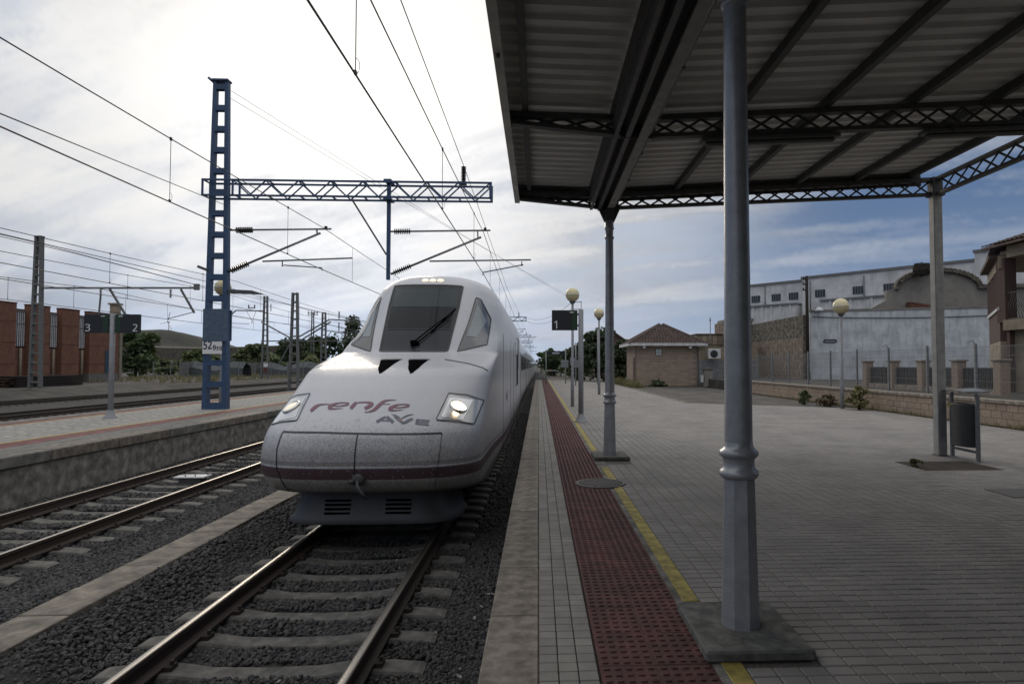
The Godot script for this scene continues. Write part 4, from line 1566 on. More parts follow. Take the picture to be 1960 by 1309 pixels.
func cantilever(g: Node3D, xa: float, xb: float, lower: Array, steady: Array, drop: Array) -> void:
	# top tube from xa to xb at about 6.7; lower tube [x0, y0, x1, y1]; steady tube and registration arm
	insulator(g, Vector3(xa, 6.70, 0), Vector3(xa + 0.62, 6.715, 0))
	part(g, "top_tube", tube_mesh([Vector3(xa - 0.2, 6.70, 0), Vector3(xb, 6.78, 0)], 0.036, 8), M.tube)
	var a := Vector3(lower[0], lower[1], 0)
	var b := Vector3(lower[2], lower[3], 0)
	insulator(g, a + (b - a) * 0.03, a + (b - a) * 0.22)
	part(g, "diagonal_tube", tube_mesh([a, b], 0.045, 8), M.tube)
	bar(g, "clevis", b + Vector3(-0.12, -0.05, 0), Vector3(b.x - 0.14, 6.76, 0), 0.05, 0.05, M.tube)
	part(g, "steady_tube", tube_mesh([Vector3(steady[0], steady[1], 0), Vector3(steady[2], steady[3], 0)], 0.032, 8), M.tube)
	blk(g, "clamp", Vector3(xb - 0.2, 6.82, 0), Vector3(0.10, 0.12, 0.08), M.insulator)
	part(g, "registration_arm", tube_mesh([Vector3(drop[0], steady[1] + 0.02, 0), Vector3(drop[0], drop[1], 0), Vector3(drop[0] + 0.06, drop[1] + 0.05, 0), Vector3(drop[2], drop[3], 0), Vector3(drop[2] + 0.01, drop[3] - 0.10, 0)], 0.022, 6), M.wire)


func gantry(z: float, label: String, near: bool) -> Node3D:
	var g := thing("catenary_gantry", label, "catenary mast", Vector3(-12.0, 0, -z), 0.0, "blue lattice masts with a beam over the tracks")
	var H := 12.35
	var leg_x := func(y: float) -> float: return lerpf(0.365, 0.215, clampf(y / H, 0.0, 1.0))
	# two channel legs
	for s in [-1.0, 1.0]:
		var st := st_new()
		var rings := []
		for y in [0.0, H]:
			var x: float = s * leg_x.call(y)
			var w := lerpf(0.165, 0.12, y / H)
			var d := lerpf(0.15, 0.11, y / H)
			rings.append(PackedVector3Array([Vector3(x - w / 2, y, d), Vector3(x + w / 2, y, d), Vector3(x + w / 2, y, -d), Vector3(x - w / 2, y, -d)]))
		skin(st, rings)
		part(g, "mast_leg", done(st), M.blue)
	var y := 0.12
	var k := 0
	while y < H:
		for s in [-1.0, 1.0]:
			var lx: float = leg_x.call(y)
			var d := lerpf(0.15, 0.11, y / H)
			blk(g, "batten", Vector3(0, y, s * d), Vector3(lx * 2.0 - 0.12, 0.20 if y > 0.3 else 0.24, 0.012), M.blue)
		y += 0.80
		k += 1
	blk(g, "cap_plate", Vector3(0, H + 0.02, 0), Vector3(0.60, 0.06, 0.36), M.blue)
	# beam: box lattice
	var xl := -0.53
	var xr := 10.22
	for zz in [0.28, -0.28]:
		bar(g, "beam_chord", Vector3(xl, 8.53, zz), Vector3(xr, 8.53, zz), 0.06, 0.07, M.blue)
		bar(g, "beam_chord", Vector3(xl, 7.95, zz), Vector3(xr, 7.95, zz), 0.06, 0.07, M.blue)
		for e in [xl + 0.03, 0.6, xr - 0.05]:
			bar(g, "beam_post", Vector3(e, 7.92, zz), Vector3(e, 8.56, zz), 0.06, 0.10 if e > 9.0 else 0.06, M.blue)
		var n := 16
		for i in n:
			var x0 := 0.62 + (xr - 0.7) * i / n
			var x1 := 0.62 + (xr - 0.7) * (i + 1) / n
			var up := i % 2 == 1
			bar(g, "beam_diagonal", Vector3(x0, 7.96 if up else 8.52, zz * 0.98), Vector3(x1, 8.52 if up else 7.96, zz * 0.98), 0.03, 0.05, M.blue)
	for i in 10:
		var x := xl + 0.05 + (xr - xl - 0.1) * i / 9.0
		for yy in [8.53, 7.95]:
			bar(g, "beam_tie", Vector3(x, yy, -0.28), Vector3(x, yy, 0.28), 0.05, 0.05, M.blue)
	# hanger for the inner track
	bar(g, "hanger", Vector3(6.30, 8.70, 0), Vector3(6.30, 4.86, 0), 0.13, 0.13, M.blue)
	for yy in [8.60, 7.90]:
		blk(g, "hanger_clamp", Vector3(6.30, yy, 0), Vector3(0.28, 0.07, 0.62), M.blue)
	bar(g, "hanger_brace", Vector3(4.90, 7.93, 0), Vector3(6.22, 5.82, 0), 0.06, 0.06, M.steel)
	cantilever(g, 0.62, 4.15, [0.35, 5.12, 3.75, 6.62], [1.62, 5.53, 4.95, 5.68], [2.35, 5.34, 3.82, 5.30])
	cantilever(g, 6.50, 10.15, [6.40, 5.08, 9.80, 6.52], [7.85, 5.58, 11.70, 5.66], [11.35, 5.42, 9.86, 5.16])
	# feeder insulator on the beam
	insulator(g, Vector3(9.12, 8.62, 0.0), Vector3(9.12, 9.24, 0.0), 0.10, 11)
	blk(g, "insulator_foot", Vector3(9.08, 8.58, 0.0), Vector3(0.3, 0.08, 0.3), M.insulator)
	# earth-wire bracket at the top
	part(g, "top_bracket", tube_mesh([Vector3(-0.28, H - 0.05, 0), Vector3(-0.48, H + 0.13, 0.05)], 0.05, 6), M.blue)
	if near:
		blk(g, "blue_panel", Vector3(0.02, 3.12, 0.19), Vector3(0.88, 1.20, 0.05), M.blue_panel)
		blk(g, "blue_panel", Vector3(0.02, 3.12, -0.19), Vector3(0.84, 1.16, 0.03), M.blue_panel)
		var pl := blk(g, "number_plate", Vector3(-0.07, 2.28, 0.195), Vector3(0.70, 0.46, 0.02), M.sign_white)
		for q in [["52", 0.31, -0.405, 2.20, 0.70], ["9", 0.19, -0.055, 2.17, 0.90], ["918", 0.15, 0.085, 2.17, 0.60]]:
			var tm := text_mesh(q[0], q[1], true)
			tm.horizontal_alignment = HORIZONTAL_ALIGNMENT_LEFT
			tm.vertical_alignment = VERTICAL_ALIGNMENT_BOTTOM
			var o := part(g, "plate_number", tm, M.ink, Transform3D(Basis.from_scale(Vector3(q[4], 1.0, 1.0)), Vector3(q[2], q[3] - q[1] * 0.28, 0.2085)))
			o.set_meta("label", "black digits " + q[0])
		# flat arm with a floodlight
		var st := st_new()
		prism(st, PackedVector2Array([Vector2(0.42, 4.32), Vector2(1.75, 4.28), Vector2(1.30, 4.42), Vector2(0.42, 4.46)]), Vector3(0, 0, 0.12), Vector3.RIGHT, Vector3.UP, Vector3(0, 0, -0.24))
		part(g, "side_arm", done(st), M.steel)
		part(g, "small_lamp", tube_mesh([Vector3(-0.30, 5.15, 0.1), Vector3(-0.66, 5.30, 0.2)], 0.05, 8), M.steel)
	return g


func wire(called: String, pts: Array, r: float, label: String, group: String) -> MeshInstance3D:
	return solo(called, tube_mesh(pts, r, 6), M.wire, label, "overhead wire", Vector3.ZERO, group)


func sagged(a: Vector3, b: Vector3, sag: float, n := 14) -> Array:
	var out := []
	for k in n + 1:
		var f := float(k) / n
		out.append(a.lerp(b, f) - Vector3(0, sag * 4.0 * f * (1.0 - f), 0))
	return out


func catenary_set(called: String, label: String, spans: Array, contact_y: float, messenger_y: float, sag: float, drops: int, r: float) -> void:
	# spans: [x, z] of the supports; contact wire, carrying wire and droppers are one thing
	var t := thing(called, label, "overhead wire", Vector3(spans[0][0], 0, -spans[0][1]))
	var o := t.position
	for i in spans.size() - 1:
		var a := Vector3(spans[i][0], contact_y, -spans[i][1]) - o
		var b := Vector3(spans[i + 1][0], contact_y, -spans[i + 1][1]) - o
		part(t, "contact_wire", tube_mesh([a, b], r, 6), M.wire)
		var ma := Vector3(a.x, messenger_y, a.z)
		var mb := Vector3(b.x, messenger_y, b.z)
		part(t, "carrying_wire", tube_mesh(sagged(ma, mb, sag), r * 0.85, 6), M.wire)
		for k in drops:
			var f := (k + 0.5) / drops
			var c := a.lerp(b, f)
			var m := ma.lerp(mb, f) - Vector3(0, sag * 4.0 * f * (1.0 - f), 0)
			var d := part(t, "dropper", tube_mesh([m, c], maxf(r * 0.5, 0.004), 5), M.wire)
			if i == 0:
				var loop := []
				for q in 11:
					var an := PI * (0.5 + 1.0 * q / 10.0)
					loop.append(c + Vector3(-0.05 * cos(an), 0.10 + 0.10 * sin(an), 0.0))
				part(t, "dropper_loop", tube_mesh(loop, 0.004, 5), M.wire)
				part(t, "clip", box_mesh(Vector3(0.03, 0.05, 0.06), c + Vector3(0, 0.02, 0)), M.wire)
				part(t, "clip", box_mesh(Vector3(0.03, 0.07, 0.06), m), M.wire)


func build_catenary() -> void:
	gantry(24.5, "blue lattice mast with white number plate, its beam reaching over the train", true)
	gantry(93.0, "second blue gantry along the line, its beam end just clear of the train roof", false)
	gantry(149.0, "third blue gantry along the line, small above the train roof", false)
	gantry(187.0, "fourth blue gantry along the line, tiny above the train roof", false)
	gantry(232.0, "farthest blue gantry, at the vanishing end of the train", false)
	# track 1: contact wire, carrying wire
	catenary_set("train_track_catenary", "contact wire and carrying wire running over the white train", [[-2.42, -36.0], [-2.12, 24.5], [-2.5, 93.0], [-2.15, 149.0], [-2.5, 232.0]], 5.13, 6.72, 0.40, 9, 0.014)
	catenary_set("left_track_catenary", "contact wire and carrying wire over the empty track left of the train", [[-7.95, -36.0], [-8.18, 24.5], [-7.4, 93.0], [-8.1, 149.0], [-7.5, 232.0]], 5.24, 6.84, 0.36, 9, 0.014)
	wire("feeder_wire", [Vector3(-2.87, 9.05, 36), Vector3(-2.87, 9.24, -24.5), Vector3(-2.87, 8.6, -58), Vector3(-2.87, 9.24, -93), Vector3(-2.87, 8.7, -121), Vector3(-2.87, 9.24, -149), Vector3(-2.87, 9.2, -232)], 0.013, "feeder wire carried by the upright insulator on the beam", "single overhead wires")
	wire("anchor_wire", [Vector3(-3.6, 4.35, 12), Vector3(-8.18, 5.46, -10), Vector3(-11.75, 7.63, -24.5)], 0.011, "thin wire running to the blue mast below its beam", "single overhead wires")
	for s in [[12.05, 0.10], [11.75, 0.35]]:
		wire("earth_wire", sagged(Vector3(-11.7, s[0], -24.6), Vector3(3.75, 8.6 + s[1], -70.0), 0.15), 0.009, ["upper earth wire from the top of the blue mast", "lower earth wire from the top of the blue mast"][0 if s[0] > 12.0 else 1], "single overhead wires")
	for s in [[5.9, 9.0, 0.0], [5.1, 8.3, 0.5]]:
		wire("cross_wire", sagged(Vector3(-1.9, 8.5 - s[2], -93.0), Vector3(3.75, s[1] - 0.4, -70.0), 1.0), 0.02, ["upper slack wire from the second gantry to the thin pole on the platform", "lower slack wire from the second gantry to the thin pole on the platform"][0 if s[2] == 0.0 else 1], "single overhead wires")
	# tracks beyond the island platform
	catenary_set("third_track_catenary", "contact and carrying wires over the track hidden behind the island platform", [[-17.9, -20.0], [-17.6, 38.0], [-17.9, 92.0], [-17.6, 150.0], [-17.8, 240.0]], 5.0, 6.5, 0.45, 8, 0.016)
	catenary_set("fourth_track_catenary", "contact and carrying wires over the track nearest beyond the island platform", [[-25.6, -5.0], [-25.2, 51.0], [-25.5, 99.0], [-25.2, 160.0], [-25.4, 240.0]], 5.7, 7.45, 0.5, 8, 0.020)
	catenary_set("fifth_track_catenary", "contact and carrying wires over the farthest track next to the yard", [[-34.2, 5.0], [-33.8, 51.0], [-34.1, 99.0], [-33.8, 160.0], [-34.0, 240.0]], 5.8, 7.5, 0.5, 8, 0.024)
	for k in 3:
		var x: float = [-26.4, -36.5, -39.4][k]
		var yy: float = [8.25, 10.4, 11.2][k]
		wire("feeder_wire", [Vector3(x, yy, 5), Vector3(x, yy - 0.25, -25), Vector3(x, yy, -52), Vector3(x, yy - 0.35, -75), Vector3(x, yy, -99), Vector3(x, yy, -240)], 0.022, ["feeder wire over the nearest track beyond the island platform", "feeder wire past the top of the grey lattice mast", "outermost feeder wire above the yard, over the brick building side"][k], "single overhead wires")
	# grey lattice masts
	lattice_mast("lattice_mast", "tall grey lattice mast before the brick building, with a long arm", Vector3(-40.2, -0.25, -53.2), 12.2, 1)
	lattice_mast("lattice_mast", "grey lattice mast with two raised sloping arms, right of the blue mast", Vector3(-22.35, -0.95, -59.8), 9.2, 2)
	lattice_mast("lattice_mast", "grey lattice mast with a bent arm to its left, beside the one with sloping arms", Vector3(-37.6, -0.3, -90.0), 11.4, 3)
	lattice_mast("lattice_mast", "small grey lattice mast close to the white train's cab", Vector3(-30.0, -0.95, -91.0), 9.9, 4)
	lattice_mast("lattice_mast", "far dark lattice mast low behind the trees", Vector3(-52.0, -0.3, -150.0), 14.0, 5)


func lattice_mast(called: String, label: String, at: Vector3, h: float, kind: int) -> void:
	var g := thing(called, label, "catenary mast", at, 0.0, "grey lattice masts beyond the island platform")
	var w0 := 0.40
	var w1 := 0.19
	for s in [-1.0, 1.0]:
		var st := st_new()
		var rings := []
		for y in [0.0, h]:
			var x: float = s * lerpf(w0, w1, y / h)
			var t := 0.085
			var d := 0.17
			rings.append(PackedVector3Array([Vector3(x - t, y, d), Vector3(x + t, y, d), Vector3(x + t, y, -d), Vector3(x - t, y, -d)]))
		skin(st, rings)
		part(g, "mast_leg", done(st), M.mast_grey)
	var y := 0.5
	while y < h:
		var x := lerpf(w0, w1, y / h)
		blk(g, "batten", Vector3(0, y, 0), Vector3(x * 2.0, 0.13, 0.3), M.mast_grey)
		y += 0.78
	if kind == 1:
		bar(g, "boom", Vector3(0.3, 8.05, 0), Vector3(12.6, 8.12, 0), 0.14, 0.14, M.mast_grey)
		blk(g, "boom_end", Vector3(12.45, 8.2, 0), Vector3(0.4, 0.5, 0.2), M.mast_grey)
		bar(g, "drop_arm", Vector3(5.6, 8.0, 0), Vector3(6.9, 5.9, 0), 0.14, 0.14, M.mast_grey)
		bar(g, "drop_arm", Vector3(11.2, 8.0, 0), Vector3(12.3, 6.1, 0), 0.14, 0.14, M.mast_grey)
		bar(g, "registration_arm", Vector3(12.2, 6.15, 0), Vector3(10.2, 5.6, 0), 0.05, 0.05, M.wire)
		insulator(g, Vector3(4.9, 8.0, 0), Vector3(4.9, 7.4, 0))
		bar(g, "drop_arm", Vector3(4.9, 7.4, 0), Vector3(4.75, 5.2, 0), 0.10, 0.10, M.mast_grey)
		insulator(g, Vector3(10.4, 8.0, 0), Vector3(10.4, 7.3, 0))
		blk(g, "cap_plate", Vector3(0, h, 0), Vector3(0.6, 0.1, 0.4), M.mast_grey)
	elif kind == 2:
		for s in [[0.16, 0.0], [-0.16, -0.35]]:
			bar(g, "raised_arm", Vector3(0.3, 5.05 + s[1], s[0]), Vector3(3.2, 6.75 + s[1] * 0.6, s[0]), 0.11, 0.11, M.mast_grey)
		bar(g, "raised_arm", Vector3(3.2, 6.75, 0), Vector3(5.6, 6.6, 0), 0.11, 0.11, M.mast_grey)
		bar(g, "raised_arm", Vector3(5.6, 6.6, 0), Vector3(6.6, 5.75, 0), 0.10, 0.10, M.mast_grey)
		bar(g, "registration_arm", Vector3(6.5, 5.55, 0), Vector3(3.6, 5.5, 0), 0.05, 0.05, M.wire)
		insulator(g, Vector3(4.0, 6.8, 0), Vector3(4.0, 7.5, 0), 0.1)
		insulator(g, Vector3(4.0, 6.5, 0), Vector3(4.0, 5.7, 0), 0.08)
		bar(g, "raised_arm", Vector3(-0.3, 5.0, 0), Vector3(-3.0, 6.5, 0), 0.11, 0.11, M.mast_grey)
		bar(g, "boom", Vector3(-3.0, 4.75, 0), Vector3(4.8, 4.8, 0), 0.08, 0.10, M.mast_grey)
		bar(g, "stay", Vector3(-0.3, 4.7, 0), Vector3(-1.4, 2.6, 0), 0.09, 0.09, M.mast_grey)
		bar(g, "boom", Vector3(4.2, 5.4, 0), Vector3(5.6, 4.9, 0), 0.08, 0.08, M.mast_grey)
		bar(g, "number_post", Vector3(-0.42, 0.0, 0.3), Vector3(-0.42, 2.8, 0.3), 0.05, 0.05, M.galv)
	elif kind == 3:
		bar(g, "raised_arm", Vector3(-0.2, 9.35, 0), Vector3(-4.0, 9.4, 0), 0.15, 0.15, M.mast_grey)
		bar(g, "raised_arm", Vector3(-4.0, 9.4, 0), Vector3(-5.7, 7.9, 0), 0.14, 0.14, M.mast_grey)
		bar(g, "registration_arm", Vector3(-5.6, 7.7, 0), Vector3(-2.2, 7.55, 0), 0.06, 0.06, M.wire)
		for q in [[-2.6, -1.6], [-1.3, -1.9]]:
			bar(g, "stay", Vector3(q[0], 9.35, 0), Vector3(q[1], 7.6, 0), 0.035, 0.035, M.wire)
		blk(g, "bracket", Vector3(-1.9, 9.75, 0), Vector3(0.9, 0.12, 0.2), M.mast_grey)
		for s in [-0.4, 0.4]:
			blk(g, "bracket", Vector3(-1.9 + s, 9.95, 0), Vector3(0.1, 0.45, 0.2), M.mast_grey)
		insulator(g, Vector3(0.7, 9.3, 0), Vector3(0.7, 10.3, 0), 0.09)
		blk(g, "plum_sign", Vector3(0.25, 1.2, 0.3), Vector3(0.55, 0.6, 0.04), M.red_band)
		blk(g, "white_sign", Vector3(0.25, 1.9, 0.3), Vector3(0.55, 0.5, 0.04), M.sign_white)
	elif kind == 4:
		bar(g, "boom", Vector3(0.2, 7.3, 0), Vector3(4.6, 7.1, 0), 0.10, 0.10, M.mast_grey)
		bar(g, "boom", Vector3(0.2, 8.3, 0), Vector3(4.5, 7.25, 0), 0.07, 0.07, M.mast_grey)
		bar(g, "stay", Vector3(0.2, 6.0, 0), Vector3(1.0, 7.2, 0), 0.08, 0.08, M.mast_grey)
		blk(g, "boom_end", Vector3(4.5, 7.15, 0), Vector3(0.3, 0.6, 0.2), M.mast_grey)
	else:
		for yy in [13.4, 13.9]:
			bar(g, "cross_arm", Vector3(-1.2, yy, 0), Vector3(1.2, yy, 0), 0.14, 0.14, M.mast_grey)
			for q in [-1.0, -0.3, 0.4, 1.0]:
				blk(g, "insulator", Vector3(q, yy + 0.22, 0), Vector3(0.12, 0.3, 0.12), M.insulator)


# ---------------------------------------------------------------- beyond the tracks, left

func build_left_side() -> void:
	# brick building with projecting bays, its face parallel to the tracks at x = -50
	var b := thing("brick_building", "red brick building with projecting bays and tall barred windows beyond the tracks", "building", Vector3(-50, -0.25, -62))
	var F := func(z: float) -> float: return -(z - 62.0)
	blk(b, "wall", Vector3(-6.2, 3.65, F.call(59.5)), Vector3(12.0, 7.3, 38.0), M.brick_deep)
	var bays := [[41.0, 44.0], [47.0, 50.0], [53.2, 55.8], [57.0, 59.4], [60.7, 63.1], [64.8, 67.3], [69.0, 71.5], [73.1, 78.0]]
	for i in bays.size():
		var z0_: float = bays[i][0]
		var z1: float = bays[i][1]
		blk(b, "bay", Vector3(0.12, 3.85, F.call((z0_ + z1) * 0.5)), Vector3(0.62, 7.7, z1 - z0_), M.brick_red)
		blk(b, "bay_coping", Vector3(0.12, 7.76, F.call((z0_ + z1) * 0.5)), Vector3(0.70, 0.10, z1 - z0_ + 0.06), M.brick_deep)
		for q in 3:
			blk(b, "course_band", Vector3(0.13, 2.0 + q * 2.0, F.call((z0_ + z1) * 0.5)), Vector3(0.63, 0.07, z1 - z0_ + 0.01), M.brick_deep)
		if i > 0:
			var g0: float = bays[i - 1][1]
			var gm := (g0 + z0_) * 0.5
			var gw := z0_ - g0
			var w := blk(b, "window", Vector3(-0.16, 5.35, F.call(gm)), Vector3(0.10, 3.4, gw - 0.1), M.pane_dark)
			for k in 7:
				part(w, "window_bar", box_mesh(Vector3(0.9, 0.98, 0.055), Vector3(0.6, 0, -0.45 + k * 0.15)), M.white_trim)
			part(w, "window_rail", box_mesh(Vector3(1.0, 0.03, 0.98), Vector3(0.7, 0.15, 0)), M.galv)
			part(w, "window_head", box_mesh(Vector3(1.2, 0.06, 1.0), Vector3(0.6, 0.5, 0)), M.concrete)
			blk(b, "sill_panel", Vector3(-0.14, 1.75, F.call(gm)), Vector3(0.10, 3.4, gw - 0.02), M.brick_red)
			part(b, "downpipe", tube_mesh([Vector3(0.02, 3.5, F.call(gm + 0.25)), Vector3(0.02, 0.0, F.call(gm + 0.25))], 0.13, 8), M.cream_dull)
	blk(b, "base_course", Vector3(0.16, 0.45, F.call(75.5)), Vector3(0.70, 0.9, 5.0), M.concrete)
	blk(b, "blue_door", Vector3(0.46, 1.9, F.call(76.2)), Vector3(0.04, 3.2, 1.0), paint(Color(0.03, 0.06, 0.09), 0.6))
	blk(b, "white_pilaster", Vector3(0.25, 3.7, F.call(78.4)), Vector3(0.5, 7.4, 0.45), M.cream_dull)
	blk(b, "roof_block", Vector3(-0.4, 8.2, F.call(78.6)), Vector3(0.8, 1.7, 0.8), M.cream)
	blk(b, "roof_block_cap", Vector3(-0.4, 9.1, F.call(78.6)), Vector3(1.1, 0.2, 1.1), M.cream_dull)
	# dark timber stacks
	var tl := ["dark stack of old wooden sleepers at the foot of the brick building, longer one", "dark stack of old wooden sleepers left of the tall grey mast"]
	var tc := [[Vector3(-43.5, -0.25, -58.5), 7.5], [Vector3(-42.5, -0.25, -49.0), 5.0]]
	for i in 2:
		var t := thing("sleeper_stack", tl[i], "timber stack", tc[i][0], 0.0, "stacks of old sleepers")
		for r in 4:
			for k in 5:
				blk(t, "plank", Vector3(0.35 * (k - 2) + R.randf_range(-0.03, 0.03), 0.13 + r * 0.24, R.randf_range(-0.25, 0.25)), Vector3(0.26, 0.20, tc[i][1]), M.timber)
	# long low grey wall and stone retaining wall farther back
	var st := st_new()
	box(st, Vector3(0, 1.25, 0), Vector3(0.3, 2.5, 110))
	solo("yard_wall", done(st), M.concrete, "long plain grey wall in front of the trees beyond the yard", "wall", Vector3(-56, -0.4, -158))
	st = st_new()
	var rings := []
	for k in 21:
		var f := k / 20.0
		var x := lerpf(-150.0, -62.0, f)
		var top := 7.6 + 1.6 * sin(f * 7.0) * 0.4 + (1.4 if f > 0.35 and f < 0.5 else 0.0)
		var z := -175.0 + 6.0 * sin(f * 3.0)
		rings.append(PackedVector3Array([Vector3(x, -1, z), Vector3(x, top - 1.0, z - 2.0), Vector3(x, top - 0.6, z - 8.0), Vector3(x, -1, z - 8.0)]))
	skin(st, rings)
	solo("retaining_wall", done(st), M.old_stone, "old stone retaining wall under the hill, left of the blue mast", "wall")
	# heap of covered goods
	var tarps := ["low grey-blue tarpaulin heap in the yard, left one behind the blue mast", "low grey-blue tarpaulin heap in the yard, seen through the blue mast"]
	for i in 2:
		st = st_new()
		var rr := []
		for k in 6:
			var f := k / 5.0
			var w := 1.6 + 0.4 * sin(f * 3.0)
			var hh := 2.1 + 0.5 * sin(f * 9.0 + i)
			var x := lerpf(-5.0, 5.0, f)
			rr.append(PackedVector3Array([Vector3(x, 0, w), Vector3(x, hh * 0.6, w * 0.9), Vector3(x, hh, w * 0.2), Vector3(x, hh * 0.7, -w * 0.8), Vector3(x, 0, -w)]))
		skin(st, rr)
		solo("tarpaulin_heap", done(st), worn(Color(0.10, 0.115, 0.125), M.blot, 0.3, 0.7), tarps[i], "covered heap", Vector3(-52.5 + i * 10.0, -0.3, -107.0 - i * 6.0), "tarpaulin heaps in the yard")
	# wire mesh fence before the bushes
	var f := thing("yard_fence", "thin dark wire fence in front of the bushes, right of the brick building", "fence", Vector3(-56, -0.3, -96))
	for k in 12:
		blk(f, "post", Vector3(k * 2.2, 1.2, -k * 0.5), Vector3(0.09, 2.4, 0.09), M.galv)
	for k in 5:
		bar(f, "wire", Vector3(0, 0.4 + k * 0.5, 0), Vector3(24.2, 0.4 + k * 0.5, -5.5), 0.02, 0.02, M.galv)


func build_hills() -> void:
	# one heightfield for the far country
	var n := FastNoiseLite.new()
	n.seed = 2
	n.frequency = 0.0016
	n.fractal_octaves = 5
	var st := st_new(true)
	var nx := 230
	var nz := 34
	var P := []
	for j in nz + 1:
		var row := []
		for i in nx + 1:
			var x := -1900.0 + 3400.0 * i / nx
			var z := 420.0 + 2300.0 * j / nz
			var rise := smoothstep(420.0, 900.0, z)
			var y := -1.3 + rise * (4.0 + 7.0 * n.get_noise_2d(x, z))
			# the hill with turbines stands to the left
			var hx := (x + 635.0) / 92.0
			var hz := (z - 1130.0) / 320.0
			y += 46.0 * exp(-hx * hx - hz * hz) * (1.0 + 0.25 * n.get_noise_2d(x * 9.0, z * 9.0))
			var kx := (x + 780.0) / 210.0
			y += 15.0 * exp(-kx * kx - hz * hz)
			if x > 0.0:
				y *= lerpf(1.0, 0.5, smoothstep(0.0, 300.0, x))
			row.append(Vector3(x, y, -z))
		P.append(row)
	for j in nz:
		for i in nx:
			quad(st, P[j][i], P[j][i + 1], P[j + 1][i + 1], P[j + 1][i], Vector3.UP)
	setting("hills", done(st), worn(Color(0.060, 0.066, 0.050), M.blot, 0.004, 0.97, 0.0, M.grain, 0.02), "low hills beyond the yard")
	# wind turbines on the ridge
	var tl := ["wind turbine on the hilltop, the taller of the two", "small wind turbine lower on the ridge, left of the other"]
	for i in 2:
		var at: Vector3 = [Vector3(-635, 46, -1130), Vector3(-915, 24, -1500)][i]
		var t := thing("wind_turbine", tl[i], "wind turbine", at, -0.4, "wind turbines on the hill")
		var s: float = [28.0, 26.0][i]
		part(t, "tower", tube_mesh([Vector3(0, -6, 0), Vector3(0, s, 0)], 1.0, 10, 0.6), M.white_trim)
		blk(t, "nacelle", Vector3(0, s + 0.6, 0.4), Vector3(1.8, 1.8, 4.0), M.white_trim)
		for k in 3:
			var a := k * TAU / 3.0 + 0.35 + i
			bar(t, "blade", Vector3(0, s + 0.6, 2.6), Vector3(sin(a) * s * 0.62, s + 0.6 + cos(a) * s * 0.62, 2.6), 1.1, 0.3, M.white_trim)
	# ruin
	var r := thing("ruined_tower", "square ruined stone building on the hill slope", "ruin", Vector3(-412, 16, -700))
	blk(r, "wall", Vector3(0, 5.0, 0), Vector3(16, 13, 10), M.rubble)
	blk(r, "broken_wall", Vector3(-12, 2.5, 0), Vector3(9, 7, 8), M.rubble)
	blk(r, "opening", Vector3(-2.0, 5.0, 5.02), Vector3(3.0, 6.0, 0.2), M.pane_dark)


# ---------------------------------------------------------------- buildings on the right

func block_wall(parent: Node3D, o: Vector3, along: Vector3, length: float, rows: int, bw: float, bh: float, thick: float, singles: int, mats: Array, stuff_name: String) -> void:
	# courses of blocks in running bond; the first ones are parts, the rest one mass
	var nrm := along.cross(Vector3.UP).normalized()
	var basis := Basis(along, Vector3.UP, along.cross(Vector3.UP))
	var full := cham_mesh(Vector3(bw - 0.012, bh - 0.012, thick), 0.008)
	var half := cham_mesh(Vector3(bw * 0.5 - 0.012, bh - 0.012, thick), 0.008)
	var rest := []
	for m in mats.size():
		rest.append([])
	var made := 0
	var n := int(length / bw)
	for k in n:
		for r in rows:
			var u := (k + 0.5) * bw + (bw * 0.5 if r % 2 else 0.0)
			if u > length:
				continue
			var p := o + along * u + Vector3(0, (r + 0.5) * bh, 0) + nrm * R.randf_range(-0.006, 0.006)
			var mi := R.randi() % mats.size()
			if made < singles:
				part(parent, "block", full, mats[mi], Transform3D(basis, p))
				made += 1
			else:
				rest[mi].append(Transform3D(basis, p))
	for r in rows:
		if r % 2:
			part(parent, "half_block", half, mats[r % mats.size()], Transform3D(basis, o + along * bw * 0.25 + Vector3(0, (r + 0.5) * bh, 0)))
	for m in mats.size():
		if rest[m]:
			many(parent, stuff_name, full, mats[m], rest[m])
	var s := st_new()
	box(s, o + along * length * 0.5 + Vector3(0, rows * bh * 0.5, 0), Vector3(length, rows * bh, thick - 0.03), basis)
	part(parent, "mortar", done(s), M.block_mortar)


